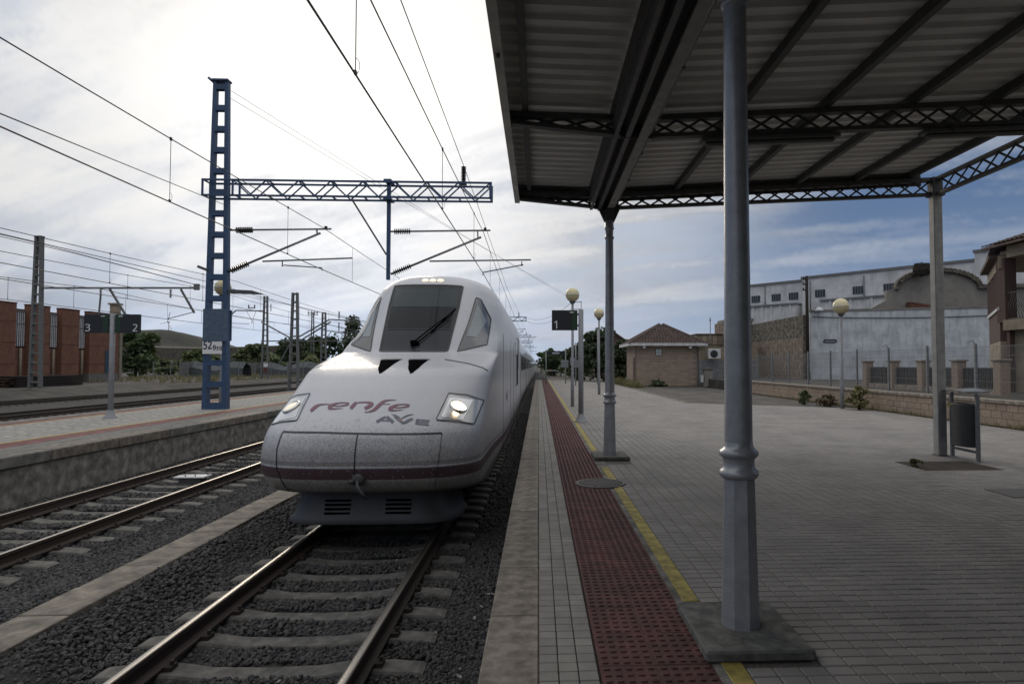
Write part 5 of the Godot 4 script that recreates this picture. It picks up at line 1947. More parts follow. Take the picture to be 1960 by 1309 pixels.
func tiled_slope(parent: Node3D, A: Vector3, B: Vector3, C: Vector3, D: Vector3, course: float) -> void:
	# eaves A-B, top C-D (C over A); half-round tiles laid in courses
	var along := (B - A).normalized()
	var up := ((C + D) * 0.5 - (A + B) * 0.5)
	up = (up - along * up.dot(along)).normalized()
	var nrm := along.cross(up)
	if nrm.y < 0.0:
		nrm = -nrm
	var rise := (C - A).dot(up)
	var rows := int(rise / course)
	var st := st_new(true)
	for k in 5:
		var a0 := PI * k / 5.0
		var a1 := PI * (k + 1) / 5.0
		var p := func(a: float, e: float) -> Vector3: return Vector3(-cos(a) * 0.105, sin(a) * 0.05 + (0.03 if e < 0.5 else 0.0), e * course * 1.15)
		quad(st, p.call(a0, 0.0), p.call(a1, 0.0), p.call(a1, 1.0), p.call(a0, 1.0), Vector3(0, 1, 0))
		quad(st, p.call(a0, 0.0), p.call(a1, 0.0), p.call(a1, 0.0) - Vector3(0, 0.02, 0), p.call(a0, 0.0) - Vector3(0, 0.02, 0), Vector3(0, 0, -1))
	var tm := done(st)
	var basis := Basis(along, nrm, up)
	var places := [[], [], []]
	for r in rows:
		var f := float(r) / rows
		var l := A.lerp(C, f)
		var rr := B.lerp(D, f)
		var len_ := (rr - l).dot(along)
		var n := int(len_ / 0.22)
		for k in n:
			places[R.randi() % 3].append(Transform3D(basis, l + along * (0.11 + k * len_ / maxf(n, 1)) + nrm * 0.01))
	for k in 3:
		if places[k]:
			many(parent, "roof_tiles", tm, M.tile[k], places[k])
	var s := st_new()
	quad(s, A, B, D, C, nrm)
	part(parent, "roof_slope", done(s), M.tile[1])


func build_right_side() -> void:
	# low wall of blocks
	var w := thing("block_wall", "low wall of beige split-face concrete blocks with a flat coping", "wall", Vector3(12.4, 0, -14.0))
	block_wall(w, Vector3.ZERO, Vector3(0, 0, -1), 26.0, 3, 0.4, 0.205, 0.2, 150, M.block, "far_blocks")
	var cp := cham_mesh(Vector3(0.30, 0.10, 0.792), 0.012)
	for k in 33:
		part(w, "coping_block", cp, M.cap_stone, at_(Vector3(0, 0.665, -0.4 - k * 0.8)))
	# wire panel fence on posts behind it
	var f := thing("panel_fence", "grey wire panel fence with steel posts behind the block wall", "fence", Vector3(12.62, 0, -13.4))
	for k in 12:
		var z := -k * 2.31
		part(f, "post", cham_mesh(Vector3(0.07, 2.27, 0.07), 0.006, false, Vector3(0, 1.13, 0)), M.galv, at_(Vector3(0, 0, z)))
		if k < 11:
			for yy in [0.82, 1.18, 1.55, 1.90, 2.16]:
				bar(f, "horizontal_wire", Vector3(0, yy, z), Vector3(0, yy, z - 2.31), 0.009, 0.009, M.galv)
			var st := st_new()
			for q in 40:
				box(st, Vector3(0.008, 1.48, z - 0.09 - q * 0.055), Vector3(0.0045, 1.4, 0.0045))
			part(f, "vertical_wires", done(st), M.galv)
	for k in [1, 2, 4]:
		part(f, "barb_arm", tube_mesh([Vector3(0, 2.25, -k * 2.31 - 0.0), Vector3(-0.10, 2.36, -k * 2.31), Vector3(-0.24, 2.28, -k * 2.31)], 0.012, 6), M.galv)
	# stone pillars with iron railings
	var pl := thing("pillar_fence", "beige stone pillars with dark iron railings on a low kerb", "fence", Vector3(15.6, 0.55, -21.0))
	var pm := cham_mesh(Vector3(0.36, 1.22, 0.36), 0.015, false, Vector3(0, 0.61, 0))
	for k in 5:
		part(pl, "pillar", pm, M.block[k % 3], at_(Vector3(0, 0, -2.2 * k)))
		part(pl, "pillar_cap", cham_mesh(Vector3(0.46, 0.07, 0.46), 0.015, false, Vector3(0, 1.255, 0)), M.cap_stone, at_(Vector3(0, 0, -2.2 * k)))
		if k < 4:
			blk(pl, "kerb", Vector3(0, 0.12, -2.2 * k - 1.1), Vector3(0.24, 0.24, 1.80), M.cap_stone)
			for q in 16:
				blk(pl, "railing_bar", Vector3(0, 0.62, -2.2 * k - 0.26 - q * 0.112), Vector3(0.02, 0.78, 0.028), M.steel_dark)
			for yy in [0.28, 0.98]:
				blk(pl, "rail", Vector3(0, yy, -2.2 * k - 1.1), Vector3(0.03, 0.03, 1.84), M.steel_dark)
			blk(pl, "backing_sheet", Vector3(0.05, 0.62, -2.2 * k - 1.1), Vector3(0.01, 0.72, 1.8), M.steel_dark)
	# white-washed wall
	var ww := thing("whitewashed_wall", "large grey-white rendered wall with a brown stained top edge", "wall", Vector3(24.7, 0.3, -43.1), -atan2(3.8, 10.6))
	var st := st_new()
	box(st, Vector3(0, 2.55, 0), Vector3(11.26, 5.1, 0.4))
	part(ww, "wall", done(st), M.whitewash)
	blk(ww, "coping", Vector3(0, 5.17, 0), Vector3(11.4, 0.14, 0.52), M.gable)
	blk(ww, "lamp_bracket", Vector3(-5.2, 5.25, 0.5), Vector3(0.35, 0.2, 0.9), M.galv)
	part(ww, "wall_lamp", lathe_mesh([Vector2(0.0, 0.0), Vector2(0.28, 0.03), Vector2(0.30, 0.10), Vector2(0.16, 0.28), Vector2(0.0, 0.32)], 16, Vector3(-5.1, 5.05, 0.9)), M.white_trim)
	var stain := st_new(true)
	var ring := []
	for k in 17:
		var a := TAU * k / 16.0
		ring.append(Vector3(-4.35 + cos(a) * 0.42, 3.02 + sin(a) * (0.13 + 0.05 * cos(a * 2.0)), 0.225))
	tube(stain, ring, 0.055, 6)
	part(ww, "painted_ring", done(stain), M.steel)
	# rubble and brown rendered wall running back from its corner
	var bw := thing("rubble_wall", "tall boundary wall, rough stone above brown render, left of the whitewashed wall", "wall", Vector3(19.2, 0.2, -45.3))
	blk(bw, "rendered_base", Vector3(0, 1.7, -8.0), Vector3(0.5, 3.4, 16.0), M.render_brown)
	blk(bw, "stone_top", Vector3(0.03, 4.2, -8.0), Vector3(0.42, 1.65, 16.0), M.rubble)
	blk(bw, "low_shed_wall", Vector3(-1.5, 1.5, -12.0), Vector3(2.6, 2.9, 7.0), M.cream_dull)
	# wooden utility pole by the corner
	var up := thing("utility_pole", "dark wooden utility pole standing at the corner of the whitewashed wall", "pole", Vector3(19.05, 0.0, -44.7))
	part(up, "shaft", tube_mesh([Vector3(0, 0, 0), Vector3(0, 7.95, 0)], 0.14, 10, 0.10), M.timber)
	for k in 3:
		blk(up, "cross_arm", Vector3(-0.1, 7.75 - k * 0.4, 0), Vector3(0.36, 0.07, 0.1), M.timber)
		blk(up, "insulator", Vector3(-0.26, 7.84 - k * 0.4, 0), Vector3(0.09, 0.14, 0.08), M.insulator)
	# long white factory
	var fa := thing("white_factory", "long white factory building with a row of small dark windows", "building", Vector3(36.2, 0.0, -110.0), -atan2(27.0, 23.0))
	var L := 46.0
	var blocks := [[0.0, 10.2, 15.2, 0.0], [10.6, 35.0, 15.5, 0.8], [35.0, 46.0, 16.6, 1.2]]
	for b in blocks:
		blk(fa, "block", Vector3((b[0] + b[1]) * 0.5, b[2] * 0.5, -6.0 + b[3]), Vector3(b[1] - b[0], b[2], 12.0), M.factory)
		blk(fa, "roof_edge", Vector3((b[0] + b[1]) * 0.5, b[2] + 0.12, -6.0 + b[3]), Vector3(b[1] - b[0] + 0.3, 0.35, 12.4), M.factory_trim)
	for q in [[0.0, 10.0, 11.3, 1.6], [14.5, 33.0, 11.4, 2.2]]:
		blk(fa, "lower_block", Vector3((q[0] + q[1]) * 0.5, q[2] * 0.5, q[3] * 0.5), Vector3(q[1] - q[0], q[2], q[3] + 0.8), M.factory)
		blk(fa, "ledge", Vector3((q[0] + q[1]) * 0.5, q[2] + 0.15, q[3] * 0.5), Vector3(q[1] - q[0] + 0.2, 0.3, q[3] + 1.2), M.factory_trim)
		for k in 6:
			blk(fa, "pilaster", Vector3(lerpf(q[0], q[1], (k + 0.5) / 6.0), q[2] * 0.5, q[3] + 0.45), Vector3(0.35, q[2], 0.2), M.factory)
	for q in [[1.8, 0.05], [5.6, 0.05], [8.7, 0.05], [13.6, 0.85], [19.5, 0.85], [24.0, 0.85], [43.5, 1.25]]:
		var wn := blk(fa, "window", Vector3(q[0], 12.9, q[1]), Vector3(1.6, 1.15, 0.12), M.pane_dark)
		for k in 3:
			part(wn, "window_bar", box_mesh(Vector3(0.06, 1.0, 0.5), Vector3(-0.25 + k * 0.25, 0, 0.5)), M.galv)
	for k in 5:
		part(fa, "downpipe", tube_mesh([Vector3(3.6 + k * 8.4, 15.0, [0.12, 0.92, 0.92, 0.92, 1.32][k]), Vector3(3.6 + k * 8.4, 10.0, [0.12, 0.92, 0.92, 0.92, 1.32][k])], 0.09, 6), M.factory_trim)
	part(ww, "cable", tube_mesh(sagged(Vector3(-5.5, 4.75, 0.24), Vector3(5.5, 4.6, 0.24), 0.12, 8), 0.025, 5), M.steel_dark)
	# old gabled building with a curved parapet
	var gb := thing("gabled_building", "old grey building with a curved stone-edged gable", "building", Vector3(36.5, 0, -57.0), -0.15)
	st = st_new()
	var poly := PackedVector2Array([Vector2(-9.0, 0), Vector2(9.0, 0), Vector2(9.0, 8.6), Vector2(4.5, 8.6)])
	for k in 13:
		var a := PI * k / 12.0
		poly.append(Vector2(cos(a) * 3.5, 8.65 + sin(a) * 1.55))
	for v in [Vector2(-4.5, 8.5), Vector2(-4.5, 7.6), Vector2(-8.6, 5.3)]:
		poly.append(v)
	prism(st, poly, Vector3.ZERO, Vector3.RIGHT, Vector3.UP, Vector3(0, 0, -0.55))
	box(st, Vector3(1.0, 3.2, -6.0), Vector3(15.0, 6.4, 10.8))
	part(gb, "gable_wall", done(st), M.gable)
	for k in 26:
		var a := PI * (k + 0.5) / 26.0
		part(gb, "edge_stone", cham_mesh(Vector3(0.46, 0.40, 0.6), 0.04), M.rubble, at_(Vector3(cos(a) * 3.6, 8.65 + sin(a) * 1.65, 0.02), Basis(Vector3(0, 0, 1), a - PI / 2)))
	blk(gb, "parapet", Vector3(6.3, 8.75, 0), Vector3(5.0, 0.35, 0.7), M.rubble)
	st = st_new()
	prism(st, PackedVector2Array([Vector2(-2.9, 5.3), Vector2(7.5, 5.3), Vector2(2.5, 6.4), Vector2(-2.9, 7.3)]), Vector3(0, 0, 1.2), Vector3.RIGHT, Vector3.UP, Vector3(0, 0, -1.0))
	part(gb, "lean_to_roof", done(st), M.red_tile)
	var ne := thing("stork_nest", "dark twig nest perched on the left shoulder of the curved gable", "nest", Vector3(34.6, 9.75, -56.3))
	st = st_new()
	var rr := RandomNumberGenerator.new()
	rr.seed = 12
	for k in 420:
		var a := rr.randf() * TAU
		var yy := rr.randf_range(0.0, 1.0)
		var rad := 0.42 + 0.22 * sin(yy * PI) * rr.randf_range(0.6, 1.1)
		var p := Vector3(cos(a) * rad, yy, sin(a) * rad)
		var d := Vector3(-sin(a), rr.randf_range(-0.4, 0.4), cos(a)).normalized()
		box(st, p, Vector3(0.035, 0.035, 0.75), frame_of(d))
	lathe(st, Vector3.ZERO, [Vector2(0.2, 0.0), Vector2(0.44, 0.2), Vector2(0.52, 0.5), Vector2(0.42, 0.85), Vector2(0.0, 0.8)], 14)
	part(ne, "twigs", done(st), M.nest)
	var ant := thing("roof_antenna", "thin antenna mast above the roof right of the curved gable", "antenna", Vector3(47.5, 9.0, -62.0))
	part(ant, "mast", tube_mesh([Vector3(0, 0, 0), Vector3(0, 5.2, 0)], 0.05, 6), M.steel)
	build_station_house()
	build_station_building()
	build_cream_house()


func build_station_house() -> void:
	var h := thing("station_house", "small beige block house with brown hipped tile roof and white eaves", "building", Vector3(7.5, 0, -49.1))
	var Lx := 4.75
	var Lz := 4.6
	var hh := 3.1
	block_wall(h, Vector3(0, 0, 0), Vector3(1, 0, 0), Lx, 15, 0.4, 0.205, 0.2, 0, M.block, "front_blocks")
	block_wall(h, Vector3(0, 0, -Lz), Vector3(0, 0, 1), Lz, 15, 0.4, 0.205, 0.2, 0, M.block, "side_blocks")
	blk(h, "inner_wall", Vector3(Lx * 0.5 + 0.1, hh * 0.5, -Lz * 0.5 - 0.1), Vector3(Lx - 0.1, hh, Lz - 0.1), M.block_mortar)
	blk(h, "door", Vector3(-0.11, 1.12, -0.5), Vector3(0.06, 2.15, 0.75), M.brick_dark)
	var wn := blk(h, "window", Vector3(1.72, 2.62, 0.09), Vector3(0.52, 0.56, 0.06), M.steel)
	part(wn, "pane", box_mesh(Vector3(0.8, 0.82, 0.4), Vector3(0, 0, 0.5)), paint(Color(0.55, 0.60, 0.62), 0.2))
	part(wn, "glazing_bar", box_mesh(Vector3(0.06, 0.8, 0.4), Vector3(0, 0, 0.56)), M.steel)
	part(wn, "glazing_bar", box_mesh(Vector3(0.8, 0.05, 0.4), Vector3(0, -0.1, 0.56)), M.steel)
	var o := 0.62
	var A := Vector3(-o, hh + 0.12, o)
	var B := Vector3(Lx + o, hh + 0.12, o)
	var C := Vector3(Lx + o, hh + 0.12, -Lz - o)
	var D := Vector3(-o, hh + 0.12, -Lz - o)
	var T := Vector3(Lx * 0.5 - 0.15, 4.86, -Lz * 0.5)
	var T2 := Vector3(Lx * 0.5 + 0.15, 4.86, -Lz * 0.5)
	tiled_slope(h, A, B, T, T2, 0.26)
	tiled_slope(h, D, A, T, T, 0.26)
	tiled_slope(h, B, C, T2, T2, 0.26)
	for e in [[A, T], [B, T2], [D, T]]:
		part(h, "hip_ridge", tube_mesh([e[0] + Vector3(0, 0.04, 0), e[1] + Vector3(0, 0.06, 0)], 0.10, 8), M.tile[1])
	for e in [[A, B], [D, A], [B, C]]:
		bar(h, "eaves_board", e[0] - Vector3(0, 0.02, 0), e[1] - Vector3(0, 0.02, 0), 0.06, 0.22, M.white_trim)
	blk(h, "soffit", Vector3(Lx * 0.5, hh + 0.02, -Lz * 0.5), Vector3(Lx + o * 2.0 - 0.1, 0.05, Lz + o * 2.0 - 0.1), M.white_trim)
	for x in [0.55, 4.1]:
		blk(h, "eaves_bracket", Vector3(x, hh - 0.10, 0.34), Vector3(0.18, 0.2, 0.45), M.white_trim)
	# air conditioner on a bracket at the side wall
	var ac := thing("air_conditioner", "white air conditioner box on the grey wall right of the small house", "air conditioner", Vector3(13.35, 2.1, -48.3))
	part(ac, "case", cham_mesh(Vector3(0.92, 0.74, 0.35), 0.03, false, Vector3(0, 0.37, 0)), M.white_trim)
	part(ac, "fan_opening", lathe_mesh([Vector2(0.0, 0.0), Vector2(0.28, 0.0), Vector2(0.29, 0.02), Vector2(0.27, 0.025), Vector2(0.0, 0.012)], 20, Vector3(-0.06, 0.37, 0.175), Vector3(0, 0, 1)), M.pane_dark)
	for k in 5:
		part(ac, "grille_bar", box_mesh(Vector3(0.52, 0.012, 0.02), Vector3(-0.06, 0.19 + k * 0.09, 0.21)), M.steel)
	var gw := thing("annex_wall", "grey block annex with a beige upper course right of the small house", "wall", Vector3(14.6, 0, -48.8))
	blk(gw, "wall", Vector3(0, 1.0, -0.2), Vector3(4.6, 2.0, 0.3), M.annex)
	blk(gw, "upper_course", Vector3(0, 2.5, -0.25), Vector3(4.6, 1.0, 0.3), M.cream_dull)
	var eb := thing("electrical_cabinet", "weathered meter cabinet standing at the right corner of the small house", "cabinet", Vector3(12.55, 0, -47.2))
	part(eb, "case", cham_mesh(Vector3(0.62, 1.32, 0.6), 0.02, false, Vector3(0, 0.66, 0)), M.gable)
	part(eb, "cap", cham_mesh(Vector3(0.85, 0.06, 0.8), 0.01, false, Vector3(-0.05, 1.35, 0)), M.concrete)
	blk(eb, "white_box", Vector3(-0.46, 0.62, 0.1), Vector3(0.14, 0.52, 0.3), M.white_trim)
	var sh := thing("ochre_shed", "long ochre sheet-clad roof behind the small house", "shed", Vector3(18.3, -0.7, -62.0))
	blk(sh, "wall", Vector3(0, 2.2, 0), Vector3(7.0, 4.4, 5.0), M.cream_dull)
	for k in 14:
		blk(sh, "roof_panel", Vector3(-3.3 + k * 0.5, 4.75 - k * 0.02, 0), Vector3(0.46, 0.9, 5.2), M.cream if k % 2 else M.cream_dull)
	blk(sh, "roof_edge", Vector3(0, 5.2, 0), Vector3(7.2, 0.1, 5.4), M.brick_dark)
	var cb := thing("brown_tower_block", "brown rendered block corner rising just left of the near column", "building", Vector3(18.4, 0, -60.0))
	blk(cb, "wall", Vector3(0, 2.8, 0), Vector3(2.4, 5.6, 4.0), M.render_brown)
	blk(cb, "parapet", Vector3(0.2, 5.75, 0), Vector3(2.2, 0.3, 4.2), M.gable)
	var an := thing("antenna_pole", "thin pole with a small finial behind the small house", "antenna", Vector3(14.6, 0, -54.0))
	part(an, "mast", tube_mesh([Vector3(0, 0, 0), Vector3(0, 5.4, 0)], 0.035, 6), M.steel)
	part(an, "finial", lathe_mesh([Vector2(0.0, 5.3), Vector2(0.07, 5.4), Vector2(0.05, 5.5), Vector2(0.0, 5.75)], 8), M.steel)
	var bn := thing("barn", "dark barn with a steep tiled gable roof behind the trees", "barn", Vector3(9.6, 0, -84.0))
	var st := st_new()
	prism(st, PackedVector2Array([Vector2(-2.2, 0), Vector2(2.2, 0), Vector2(2.2, 4.5), Vector2(0.0, 6.0), Vector2(-2.2, 4.5)]), Vector3.ZERO, Vector3.RIGHT, Vector3.UP, Vector3(0, 0, -7))
	part(bn, "wall", done(st), M.brick_dark)
	bar(bn, "roof", Vector3(0.0, 6.1, -3.5), Vector3(2.6, 4.3, -3.5), 7.6, 0.18, M.brick_dark)
	bar(bn, "roof", Vector3(0.0, 6.1, -3.5), Vector3(-2.6, 4.3, -3.5), 7.6, 0.18, M.brick_dark)


func build_cream_house() -> void:
	var h := thing("cream_house", "cream house with a covered balcony, dark brick corner pillar and tiled eaves", "house", Vector3(17.8, 0.55, -24.0))
	var y0 := 0.55
	# oblique side face runs from the corner (0,0,0) to (3.2, 0, -5.2); the front runs towards the camera
	var e := Vector3(2.9, 0, -4.6)
	var en := e.normalized()
	var Y := func(v: float) -> float: return v - y0
	var wall := func(a: Vector3, b: Vector3, lo: float, hi: float, t: float, called: String, m: Material) -> void:
		var st := st_new()
		var d := b - a
		box(st, (a + b) * 0.5 + Vector3(0, (lo + hi) * 0.5 - y0, 0), Vector3(d.length(), hi - lo, t), Basis(d.normalized(), Vector3.UP, d.normalized().cross(Vector3.UP)))
		part(h, called, done(st), m)
	var off := Vector3(0.15, 0, 0.05)
	wall.call(off, e + off, 0.2, 2.55, 0.3, "side_wall", M.cream)
	wall.call(off, e + off, 2.55, 3.75, 0.29, "brick_parapet", M.brick_dark)
	wall.call(off - en * 0.05, e + off, 3.75, 3.87, 0.42, "sill", M.white_trim)
	wall.call(off - en * 0.2, e + off, 5.35, 5.85, 0.34, "side_beam", M.cream)
	for k in 3:
		var c := e * (0.30 + k * 0.33) + off
		blk(h, "brick_pillar", c + Vector3(0, Y.call(4.6), 0), Vector3(0.30, 1.5, 0.30), M.brick_dark)
		blk(h, "frame_post", c + Vector3(-0.25, Y.call(4.6), 0.35), Vector3(0.06, 1.5, 0.06), M.cream_dull)
	blk(h, "corner_pillar", Vector3(0.22, Y.call(4.5), 0.1), Vector3(0.46, 2.45, 0.46), M.brick_dark)
	var f := Vector3(0, 0, 11.0)
	wall.call(Vector3(0.2, 0, 0.4), f + Vector3(0.2, 0, 0), 5.72, 6.15, 0.34, "front_beam", M.cream)
	wall.call(Vector3(0.15, 0, 0.3), f + Vector3(0.15, 0, 0), 2.95, 3.35, 0.5, "balcony_slab", M.cream_dull)
	wall.call(Vector3(0.35, 0, 0.3), f + Vector3(0.35, 0, 0), 0.2, 2.95, 0.3, "front_wall", M.cream_dull)
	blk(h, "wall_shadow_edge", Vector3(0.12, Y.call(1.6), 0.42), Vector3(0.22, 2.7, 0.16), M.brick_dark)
	var plan := PackedVector2Array([Vector2(0.1, 11.0), Vector2(0.1, 0.0), Vector2(2.9, -4.4), Vector2(5.2, -4.4), Vector2(5.2, 11.0)])
	for q in [["balcony_floor", 3.17], ["balcony_ceiling", 5.88]]:
		var fs := st_new()
		prism(fs, plan, Vector3(0, Y.call(q[1]), 0), Vector3.RIGHT, Vector3(0, 0, 1), Vector3(0, 0.14, 0))
		part(h, q[0], done(fs), M.cream_dull)
	blk(h, "back_wall", Vector3(3.4, Y.call(4.6), 6.6), Vector3(0.25, 2.8, 9.0), M.cream)
	# railing with bellied bars
	var bal := tube_mesh([Vector3(0, 0, 0), Vector3(-0.03, 0.18, 0), Vector3(-0.15, 0.38, 0), Vector3(-0.13, 0.55, 0), Vector3(-0.02, 0.78, 0), Vector3(0, 1.0, 0)], 0.010, 6)
	for k in 48:
		part(h, "baluster", bal, M.steel_dark, at_(Vector3(0.05, Y.call(3.38), 0.6 + k * 0.13)))
	for yy in [3.40, 4.38]:
		bar(h, "handrail", Vector3(0.05, Y.call(yy), 0.4), Vector3(0.05, Y.call(yy), 7.0), 0.035, 0.03, M.steel_dark)
	# tiled roof
	var ap := Vector3(4.6, Y.call(7.6), 4.0)
	tiled_slope(h, Vector3(-0.35, Y.call(6.22), 10.5), Vector3(-0.35, Y.call(6.22), -0.45), Vector3(4.2, Y.call(7.7), 10.5), Vector3(4.2, Y.call(7.7), 0.0), 0.3)
	wall.call(Vector3(-0.06, 0, -0.1), e + Vector3(-0.06, 0, -0.1), 5.78, 5.92, 0.4, "side_eaves", M.tile[1])
	tiled_slope(h, Vector3(-0.2, Y.call(6.12), -0.1), e + Vector3(-0.15, Y.call(5.9), -0.1), Vector3(3.2, Y.call(7.3), 0.0), e + Vector3(1.6, Y.call(7.0), 0.3), 0.3)
	wall.call(Vector3(-0.34, 0, -0.4), Vector3(-0.34, 0, 10.5), 6.13, 6.21, 0.12, "front_eaves", M.tile[0])
	part(h, "chimney", cham_mesh(Vector3(0.6, 1.2, 0.6), 0.02), M.brick_dark, at_(Vector3(1.6, Y.call(7.2), 1.9)))
	for k in 3:
		part(h, "chimney_cap", cham_mesh(Vector3(0.8, 0.07, 0.8), 0.01), M.cream_dull, at_(Vector3(1.6, Y.call(7.55) + k * 0.16, 1.9)))


func build_station_building() -> void:
	# the station itself, beside the canopy and behind the camera
	var h := thing("station_building", "plain cream station building beside the canopy, out of view behind the camera", "building", Vector3(7.75, 0, -4.5))
	blk(h, "plinth", Vector3(4.6, 0.25, 12.5), Vector3(9.3, 0.5, 25.1), M.plinth)
	blk(h, "wall", Vector3(4.6, 2.9, 12.5), Vector3(9.2, 4.8, 25.0), M.cream_dull)
	blk(h, "cornice", Vector3(4.6, 5.4, 12.5), Vector3(9.7, 0.25, 25.5), M.concrete)
	for k in 6:
		var z := 2.2 + k * 4.1
		if k % 3 == 1:
			var d := blk(h, "door", Vector3(-0.02, 1.25, z), Vector3(0.10, 2.5, 1.3), M.brick_dark)
			part(d, "handle", box_mesh(Vector3(0.6, 0.05, 0.04), Vector3(-0.6, -0.05, 0.4)), M.galv)
		else:
			var w := blk(h, "window", Vector3(-0.02, 2.0, z), Vector3(0.10, 1.6, 1.2), M.pane_dark)
			part(w, "frame", box_mesh(Vector3(0.5, 1.0, 0.05), Vector3(-0.4, 0, 0)), M.white_trim)
			blk(h, "sill", Vector3(-0.06, 1.15, z), Vector3(0.25, 0.08, 1.4), M.concrete)
	tiled_slope(h, Vector3(-0.4, 5.55, 25.3), Vector3(-0.4, 5.55, -0.4), Vector3(4.6, 7.3, 21.0), Vector3(4.6, 7.3, 4.0), 0.5)
	tiled_slope(h, Vector3(-0.4, 5.55, -0.4), Vector3(9.6, 5.55, -0.4), Vector3(4.6, 7.3, 4.0), Vector3(4.6, 7.3, 4.0), 0.5)


# ---------------------------------------------------------------- street furniture and plants

func lamp_post(at: Vector3, h: float, r: float, label: String, slim: float) -> void:
	var l := thing("globe_lamp", label, "lamp post", at, 0.0, "globe lamps on the platforms")
	part(l, "shaft", lathe_mesh([Vector2(0.0, 0.0), Vector2(slim * 1.35, 0.0), Vector2(slim * 1.3, 1.05), Vector2(slim, 1.12), Vector2(slim * 0.85, h - r * 0.9), Vector2(0.0, h - r * 0.9)], 16), M.grey_pole)
	part(l, "socket", lathe_mesh([Vector2(slim * 0.9, h - r * 1.35), Vector2(0.10, h - r * 1.2), Vector2(0.13, h - r * 0.93), Vector2(0.0, h - r * 0.93)], 16), M.steel)
	var up := []
	var lo := []
	for k in 13:
		var a := PI / 2 * k / 12.0
		up.append(Vector2(cos(a) * r, h + sin(a) * r + 0.012))
		lo.append(Vector2(cos(PI / 2 - a) * r, h - cos(a) * r * 1.0 - 0.012 + (r - r)))
	var lo2 := []
	for k in 13:
		var a := -PI / 2 + PI / 2 * k / 12.0
		lo2.append(Vector2(cos(a) * r, h + sin(a) * r - 0.012))
	var g := part(l, "globe", lathe_mesh(up, 28), M.globe)
	part(g, "lower_half", lathe_mesh(lo2, 28), M.globe_low)
	part(g, "seam_ring", lathe_mesh([Vector2(r * 0.98, h - 0.016), Vector2(r * 1.03, h - 0.012), Vector2(r * 1.03, h + 0.012), Vector2(r * 0.98, h + 0.016)], 28), M.white_trim)


func platform_sign(at: Vector3, plates: Array, label: String) -> void:      # plates: [side, number]
	var s := thing("track_sign", label, "sign", at)
	part(s, "pole", lathe_mesh([Vector2(0.0, 0.0), Vector2(0.075, 0.0), Vector2(0.075, 3.24), Vector2(0.0, 3.24)], 20), M.grey_pole)
	part(s, "foot", lathe_mesh([Vector2(0.20, 0.0), Vector2(0.20, 0.02), Vector2(0.16, 0.05), Vector2(0.09, 0.20), Vector2(0.076, 0.24)], 20), M.grey_pole)
	for p in plates:
		var x: float = p[0] * 0.47
		var b := part(s, "plate", cham_mesh(Vector3(0.74, 0.58, 0.10), 0.008, false, Vector3(x, 2.93, 0)), M.sign_dark)
		part(b, "green_band", box_mesh(Vector3(0.15, 0.56, 0.104), Vector3(x - p[0] * 0.28, 2.93, 0)), M.sign_green)
		part(b, "pictogram", box_mesh(Vector3(0.05, 0.03, 0.004), Vector3(x - p[0] * 0.20 - 0.03, 3.16, 0.0545)), M.sign_white)
		part(b, "pictogram", box_mesh(Vector3(0.05, 0.03, 0.004), Vector3(x - p[0] * 0.20 + 0.03, 3.16, 0.0545)), M.sign_white)
		part(s, "bracket", box_mesh(Vector3(0.12, 0.06, 0.05), Vector3(p[0] * 0.08, 3.10, 0)), M.grey_pole)
		part(s, "bracket", box_mesh(Vector3(0.12, 0.06, 0.05), Vector3(p[0] * 0.08, 2.78, 0)), M.grey_pole)
		var tm := text_mesh(p[1], 0.225, false, 0.006)
		var o := part(b, "number", tm, M.sign_white, at_(Vector3(x + p[0] * 0.245, 2.795, 0.054)))
		o.set_meta("label", "white digit " + p[1])


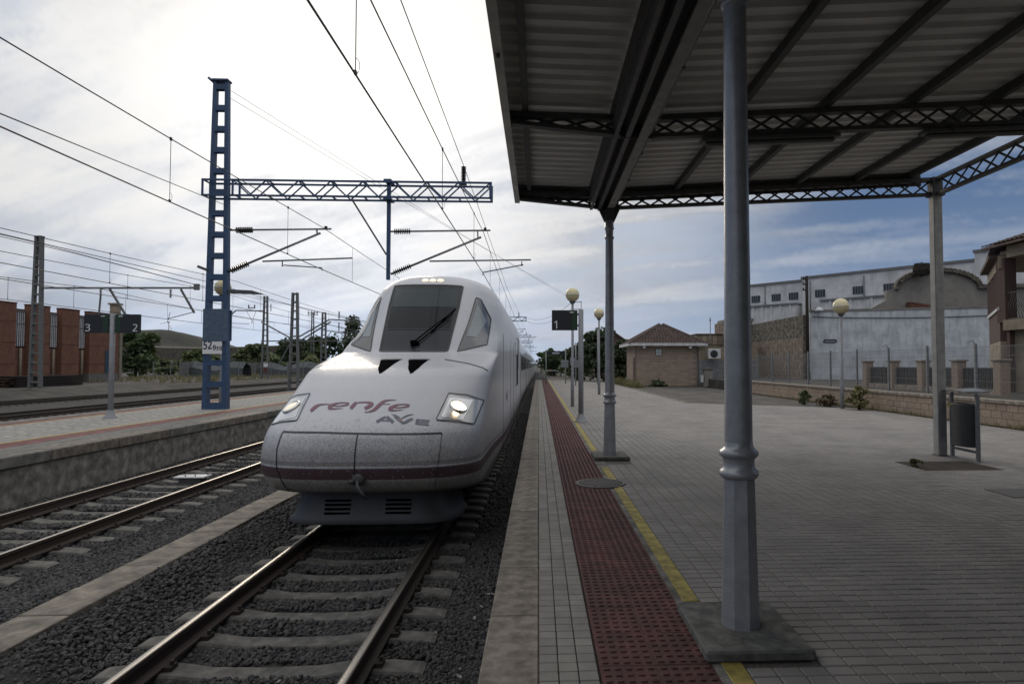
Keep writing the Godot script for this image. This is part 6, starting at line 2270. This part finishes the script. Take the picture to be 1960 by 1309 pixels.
func build_furniture() -> void:
	lamp_post(Vector3(1.34, 0, -25.4), 4.42, 0.27, "globe lamp behind the platform 1 sign, the nearer of the pair", 0.052)
	lamp_post(Vector3(3.36, 0, -35.6), 4.50, 0.28, "globe lamp on the open paving, farther back from the platform 1 sign", 0.055)
	lamp_post(Vector3(11.45, 0, -23.8), 3.86, 0.29, "globe lamp in front of the low block wall, beside the bushes", 0.058)
	lamp_post(Vector3(-12.35, 0, -25.6), 4.66, 0.30, "globe lamp half hidden behind the blue mast", 0.055)
	platform_sign(Vector3(1.22, 0, -18.5), [[-1.0, "1"]], "dark sign with white number 1 on a grey pole by the yellow line")
	platform_sign(Vector3(-13.28, 0, -20.6), [[-1.0, "3"], [1.0, "2"]], "pair of dark signs with white numbers 3 and 2 on one pole")
	# station name board far down the platform
	var nb := thing("name_board", "long dark station name board on two thin posts at the platform end", "sign", Vector3(1.5, 0, -56.0))
	for x in [-0.85, 0.85]:
		part(nb, "post", tube_mesh([Vector3(x, 0, 0), Vector3(x, 2.95, 0)], 0.05, 10), M.grey_pole)
	blk(nb, "board", Vector3(0, 2.66, 0), Vector3(1.62, 0.36, 0.08), M.sign_dark)
	var bx := -0.30
	for k in 9:
		var wd: float = [0.05, 0.06, 0.04, 0.06, 0.05, 0.06, 0.06, 0.05, 0.06][k]
		blk(nb, "letter_mark", Vector3(bx + wd * 0.5, 2.66, 0.043), Vector3(wd * 0.8, 0.10 if k % 3 else 0.14, 0.006), M.sign_white)
		bx += wd + 0.015
	# more thin posts and boxes far along the platform
	var tp_ := thing("thin_pole", "tall thin grey pole with wire insulators behind the nearer globe lamp", "pole", Vector3(3.75, 0, -70.0))
	part(tp_, "shaft", tube_mesh([Vector3(0, -0.3, 0), Vector3(0, 8.9, 0)], 0.12, 10, 0.08), M.grey_pole)
	for yy in [7.7, 8.5]:
		bar(tp_, "arm", Vector3(0, yy, 0), Vector3(0.9, yy, 0), 0.07, 0.07, M.grey_pole)
	bar(tp_, "arm", Vector3(0.9, 7.6, 0), Vector3(0.9, 8.6, 0), 0.07, 0.07, M.grey_pole)
	for k in 2:
		solo("equipment_box", cham_mesh(Vector3(0.55, 0.55, 0.4), 0.02, false, Vector3(0, 1.7, 0)), M.galv, ["grey equipment box on the thin pole, left one", "grey equipment box on the thin pole, right one"][k], "box", Vector3(1.95 + k * 0.95, 0, -48.0), "grey equipment boxes")
	var ps := thing("short_pole", "thin dark post behind the second iron column, near the small house", "post", Vector3(4.8, 0, -52.0))
	part(ps, "shaft", tube_mesh([Vector3(0, 0, 0), Vector3(0, 4.6, 0)], 0.045, 8), M.grey_pole)
	part(ps, "cap", box_mesh(Vector3(0.14, 0.1, 0.14), Vector3(0, 4.62, 0)), M.steel)
	var p2 := thing("short_pole", "thin grey post just right of the platform 1 sign", "post", Vector3(2.95, 0, -51.0))
	part(p2, "shaft", tube_mesh([Vector3(0, 0, 0), Vector3(0, 3.4, 0)], 0.05, 8), M.grey_pole)
	part(p2, "box", box_mesh(Vector3(0.5, 0.6, 0.3), Vector3(-0.2, 1.9, 0)), M.galv)
	# litter bin
	var b := thing("litter_bin", "dark grey litter bin in a steel frame with a tilted top plate", "litter bin", Vector3(7.46, 0, -10.98), deg_to_rad(-94))
	for s in [-1.0, 1.0]:
		part(b, "frame_post", cham_mesh(Vector3(0.075, 1.16, 0.055), 0.012, false, Vector3(s * 0.38, 0.58, 0)), M.galv)
		part(b, "foot_plate", cham_mesh(Vector3(0.14, 0.012, 0.12), 0.003, false, Vector3(s * 0.36, 0.006, 0)), M.galv)
	part(b, "lower_rail", cham_mesh(Vector3(0.66, 0.04, 0.04), 0.008, false, Vector3(0, 0.16, 0)), M.galv)
	var st := st_new(true)
	var rings := []
	for k in 9:
		var x := lerpf(-0.40, 0.40, k / 8.0)
		var y := 1.165 + 0.035 * (1.0 - pow(absf(x) / 0.4, 2.0))
		rings.append(PackedVector3Array([Vector3(x, y, 0.18), Vector3(x, y + 0.018, 0.18), Vector3(x, y + 0.036, -0.18), Vector3(x, y + 0.016, -0.18)]))
	skin(st, rings)
	for q in [0, 8]:
		quad(st, rings[q][0], rings[q][1], rings[q][2], rings[q][3], Vector3(-1 if q == 0 else 1, 0, 0))
	part(b, "top_plate", done(st), M.galv)
	st = st_new(true)
	lathe(st, Vector3.ZERO, [Vector2(0.0, 0.235), Vector2(0.31, 0.235), Vector2(0.328, 0.25), Vector2(0.330, 0.95), Vector2(0.337, 0.955), Vector2(0.337, 0.975), Vector2(0.322, 0.975), Vector2(0.315, 0.95), Vector2(0.31, 0.28), Vector2(0.0, 0.28)], 32)
	part(b, "bin_body", done(st), M.bin, Transform3D(Basis.from_scale(Vector3(1.0, 1.0, 0.52)), Vector3.ZERO))
	part(b, "yellow_sticker", box_mesh(Vector3(0.16, 0.035, 0.02), Vector3(-0.16, 0.945, 0.152)), M.yellow[0])
	# manhole cover
	var mh := thing("manhole_cover", "round cast iron manhole cover set across the red strip and yellow line", "manhole cover", Vector3(0.86, 0.001, -8.95))
	part(mh, "rim", lathe_mesh([Vector2(0.30, 0.0), Vector2(0.35, 0.0), Vector2(0.35, 0.012), Vector2(0.335, 0.014), Vector2(0.305, 0.012)], 40), M.iron_cover)
	part(mh, "disc", lathe_mesh([Vector2(0.0, 0.006), Vector2(0.305, 0.006), Vector2(0.305, 0.0)], 40), M.iron_cover)
	for k in 9:
		var x := -0.25 + k * 0.0625
		var ln := sqrt(maxf(0.29 * 0.29 - x * x, 0.001)) * 2.0
		part(mh, "rib", cham_mesh(Vector3(0.026, 0.012, ln), 0.003), M.iron_cover, at_(Vector3(0, 0.008, 0)) * Transform3D(Basis(Vector3.UP, 0.6), Vector3.ZERO) * at_(Vector3(x, 0, 0)))
	var dc := solo("drain_cover", cham_mesh(Vector3(0.9, 0.014, 0.55), 0.004), M.iron_cover, "dark flat drain cover in the paving, right of the column", "drain cover", Vector3(6.35, 0.003, -8.05))
	# red and white vehicle beyond the end of the platform
	var v := thing("parked_truck", "small red and white truck beyond the end of the platform", "truck", Vector3(3.1, -0.3, -112.0))
	part(v, "load_bed", cham_mesh(Vector3(2.0, 0.9, 3.6), 0.06, false, Vector3(0, 1.05, -0.6)), paint(Color(0.30, 0.03, 0.022), 0.5))
	part(v, "cab", cham_mesh(Vector3(1.9, 1.5, 1.6), 0.15, false, Vector3(0, 1.95, -0.2)), M.white_trim)
	blk(v, "windscreen", Vector3(0, 2.25, 0.62), Vector3(1.6, 0.6, 0.03), M.pane_dark)
	blk(v, "bumper", Vector3(0, 0.62, 1.22), Vector3(1.9, 0.25, 0.12), M.white_trim)
	for s in [-0.8, 0.8]:
		for zz in [0.7, -1.7]:
			part(v, "wheel", lathe_mesh([Vector2(0.0, -0.12), Vector2(0.33, -0.12), Vector2(0.36, -0.08), Vector2(0.36, 0.08), Vector2(0.33, 0.12), Vector2(0.0, 0.12)], 18, Vector3(s, 0.36, zz), Vector3(1, 0, 0)), M.insulator)
	# hooped barrier at the platform end
	var hb := thing("end_barrier", "pale tubular barrier at the far end of the platform", "barrier", Vector3(1.6, 0, -71.0))
	part(hb, "hoop", tube_mesh([Vector3(-1.2, 0, 0), Vector3(-1.2, 1.0, 0), Vector3(0.2, 1.0, 0), Vector3(0.6, 0.9, -1.0), Vector3(1.4, 0, -3)], 0.04, 8), M.white_trim)


func leaf_cloud(blobs: Array, n: int, size: float, seed_: int) -> ArrayMesh:      # blobs: [centre, radii]
	var rr := RandomNumberGenerator.new()
	rr.seed = seed_
	var v := PackedVector3Array()
	var nn := PackedVector3Array()
	var ix := PackedInt32Array()
	for k in n:
		var b: Array = blobs[rr.randi() % blobs.size()]
		var d := Vector3(rr.randfn(), rr.randfn(), rr.randfn()).normalized()
		var p: Vector3 = b[0] + d * b[1] * pow(rr.randf(), 0.28)
		var q := Basis.from_euler(Vector3(rr.randf() * TAU, rr.randf() * TAU, rr.randf() * TAU))
		var s := size * rr.randf_range(0.55, 1.3)
		var o := v.size()
		var fn := q * Vector3(0, 0, -1)      # the side from which the winding is clockwise
		for c in [Vector3(-0.35, -0.5, 0), Vector3(0.35, -0.5, 0.1), Vector3(0.42, 0.1, 0), Vector3(0, 0.62, 0.08), Vector3(-0.42, 0.1, 0)]:
			v.append(p + q * (c * s))
			nn.append((fn + q * (c * 0.5)).normalized())
		ix.append_array(PackedInt32Array([o, o + 1, o + 2, o, o + 2, o + 4, o + 4, o + 2, o + 3]))
	var a := []
	a.resize(Mesh.ARRAY_MAX)
	a[Mesh.ARRAY_VERTEX] = v
	a[Mesh.ARRAY_NORMAL] = nn
	a[Mesh.ARRAY_INDEX] = ix
	var m := ArrayMesh.new()
	m.add_surface_from_arrays(Mesh.PRIMITIVE_TRIANGLES, a)
	return m


func tree(called: String, label: String, at: Vector3, h: float, r: float, seed_: int, m: Material, group: String, n := 2600, leaf := 0.42) -> void:
	var t := thing(called, label, "tree" if h > 2.5 else "bush", at, 0.0, group)
	var rr := RandomNumberGenerator.new()
	rr.seed = seed_
	var blobs := []
	var st := st_new(true)
	tube(st, [Vector3(0, -0.3, 0), Vector3(rr.randf_range(-0.1, 0.1), h * 0.35, 0), Vector3(rr.randf_range(-0.2, 0.2), h * 0.75, 0)], h * 0.03 + 0.04, 8, h * 0.012)
	for k in 13:
		var a := rr.randf() * TAU
		var y := rr.randf_range(0.22 if h > 1.5 else 0.06, 0.88)
		var w := r * sin(clampf(y * 1.05, 0.0, 1.0) * PI * 0.86 + (0.25 if h > 1.5 else 0.6)) * rr.randf_range(0.3, 0.85)
		var c := Vector3(cos(a) * w, y * h, sin(a) * w)
		blobs.append([c, Vector3(r * 0.42, h * 0.13, r * 0.42) * rr.randf_range(0.6, 1.15)])
		tube(st, [Vector3(0, h * minf(y, 0.7) * 0.7, 0), c * Vector3(0.6, 0.95, 0.6), c], h * 0.012 + 0.01, 5, 0.01)
	blobs.append([Vector3(0, h * 0.5, 0), Vector3(r * 0.6, h * 0.3, r * 0.6)])
	blobs.append([Vector3(0, h * 0.25, 0), Vector3(r * 0.7, h * 0.25, r * 0.7)])
	part(t, "trunk", done(st), M.bark)
	part(t, "crown", leaf_cloud(blobs, n, leaf, seed_ * 7 + 1), m)


func build_plants() -> void:
	var g := "trees beyond the yard"
	var L := [
		["dark rounded tree between the brick building and the ruin", Vector3(-64, -0.3, -105), 7.6, 4.2, 0],
		["low olive bush right of the dark tree by the brick building", Vector3(-57, -0.3, -112), 5.0, 4.0, 1],
		["olive bushy tree seen left of the blue mast's number plate", Vector3(-60, -0.3, -140), 6.6, 5.0, 1],
		["spreading dark bush directly behind the blue mast", Vector3(-56, -0.3, -150), 8.0, 6.0, 2],
		["mid-green tree just left of the bent-arm mast", Vector3(-57, -0.3, -165), 9.6, 5.5, 0],
		["tallest ragged tree behind the bent-arm mast", Vector3(-47.5, -0.3, -160), 14.5, 5.0, 2],
		["dense tree in the gap between two grey masts", Vector3(-42, -0.3, -165), 11.0, 5.0, 0],
		["bright olive tree right of the sloping-arm mast", Vector3(-36.5, -0.3, -158), 9.5, 4.6, 1],
		["high-crowned tree behind the sloping-arm mast", Vector3(-32, -0.3, -165), 15.0, 6.0, 0],
		["tall dark tree close to the train's cab", Vector3(-27, -0.3, -170), 15.5, 6.0, 2],
		["thin airy tree beside the train's cab", Vector3(-21, -0.3, -176), 13.0, 5.0, 1],
	]
	for i in L.size():
		tree("yard_tree", L[i][0], L[i][1], L[i][2], L[i][3], 100 + i, M.leaf[L[i][4]], g, 2600, 0.62)
	for i in 8:
		tree("yard_shrub", ["olive shrub under the old stone wall, leftmost", "second olive shrub under the old stone wall", "third olive shrub under the old stone wall", "fourth olive shrub, left of the blue mast", "fifth olive shrub, behind the blue mast", "pale shrub before the tarpaulin heaps", "round shrub right of the tarpaulin heaps", "last shrub of the row, before the grey wall"][i], Vector3(-72 + i * 4.6, -0.3, -126 - (i % 3) * 7.0), 3.2 + 1.2 * sin(i * 1.7), 3.2, 400 + i, M.leaf[[1, 3, 0, 3, 1, 3, 1, 0][i]], "shrubs under the old stone wall", 1100, 0.5)
	for i in 6:
		tree("scrub_bush", ["scrub bush at the foot of the long grey wall, leftmost", "second scrub bush along the long grey wall", "third scrub bush along the long grey wall, behind the heaps", "fourth scrub bush along the long grey wall", "fifth scrub bush along the long grey wall", "scrub bush at the foot of the long grey wall, nearest the train"][i], Vector3(-66 + i * 7.4, -0.3, -118 - i * 5.0), 1.8 + 0.5 * sin(i * 2.0), 2.6, 140 + i, M.leaf[[1, 3, 1, 0, 3, 1][i]], "scrub along the grey wall", 700, 0.4)
	tree("yard_tree", "leafy tree top rising behind the brick building's roof", Vector3(-66, -0.3, -66), 10.2, 4.5, 171, M.leaf[1], g, 2200, 0.5)
	# dense dark trees by the small house
	var D := [
		["very dark dense tree left of the small house, behind the iron column", Vector3(6.0, 0, -64), 5.4, 2.6, 2],
		["very dark dense tree left of its neighbour by the small house", Vector3(4.3, 0, -68), 4.6, 2.0, 2],
		["dark bush against the small house's left wall", Vector3(7.6, 0, -62), 4.2, 1.8, 2],
		["rounded dark tree farther down beyond the name board", Vector3(2.6, -0.3, -110), 5.0, 3.4, 0],
		["pointed conifer far beyond the name board", Vector3(2.3, -0.3, -135), 6.0, 1.8, 2],
		["low hedge clump at the far end of the platform", Vector3(6.0, -0.3, -95), 3.6, 3.2, 0],
	]
	for i in D.size():
		tree("platform_tree", D[i][0], D[i][1], D[i][2], D[i][3], 200 + i, M.leaf[D[i][4]], "trees at the far end of the platform", 3200, 0.34)
	# weeds by the lamp
	tree("wall_bush", "yellow-green feathery bush right of the lamp at the block wall", Vector3(11.7, 0, -23.0), 0.98, 0.48, 301, M.straw, "bushes at the block wall", 1500, 0.075)
	tree("wall_bush", "dry brownish bush left of the lamp at the block wall", Vector3(11.5, 0, -25.2), 0.52, 0.5, 302, M.dry_leaf, "bushes at the block wall", 900, 0.07)
	tree("wall_bush", "small upright green weed left of the dry bush", Vector3(11.2, 0, -26.6), 0.62, 0.28, 303, M.leaf[1], "bushes at the block wall", 600, 0.08)
	tree("weed", "little weed sprouting at the corner of the bare soil by the bin", Vector3(6.12, 0, -10.25), 0.13, 0.12, 304, M.leaf[3], "weeds in the paving", 90, 0.05)
	tree("weed", "dark weed patch against the front wall of the small house", Vector3(9.0, -0.02, -48.6), 0.55, 0.9, 305, M.leaf[0], "weeds at the small house", 420, 0.12)
	# rough grass by the paving edge
	var rr := RandomNumberGenerator.new()
	rr.seed = 77
	var st := st_new()
	for k in 9:
		var a := rr.randf() * TAU
		var b := Vector3(cos(a) * 0.03, 0, sin(a) * 0.03)
		var tip := Vector3(cos(a) * 0.12, rr.randf_range(0.15, 0.32), sin(a) * 0.12)
		var sd := Vector3(-sin(a), 0, cos(a)) * 0.008
		tri(st, b - sd, b + sd, tip, Vector3(0, 0, 1))
	var gm := done(st)
	var pl := []
	for k in 900:
		var z := rr.randf_range(46.0, 66.0)
		pl.append(at_(Vector3(rr.randf_range(6.6, 7.6), -0.02, -z), Basis(Vector3.UP, rr.randf() * TAU).scaled(Vector3.ONE * rr.randf_range(0.8, 2.2))))
	for k in 260:
		var z := rr.randf_range(15.0, 32.0)
		pl.append(at_(Vector3(12.26 - absf(rr.randfn()) * 0.08, -0.02, -z), Basis(Vector3.UP, rr.randf() * TAU).scaled(Vector3.ONE * rr.randf_range(0.25, 0.8))))
	for k in 2600:
		pl.append(at_(Vector3(rr.randf_range(-58.0, -36.0), -0.3, -rr.randf_range(70.0, 150.0)), Basis(Vector3.UP, rr.randf() * TAU).scaled(Vector3.ONE * rr.randf_range(0.8, 2.4))))
	var o := many(self, "rough_grass", gm, M.straw, pl)
	tag(o, "rough dry grass along the wall foot, the paving edge and the yard", "grass", "", "stuff")
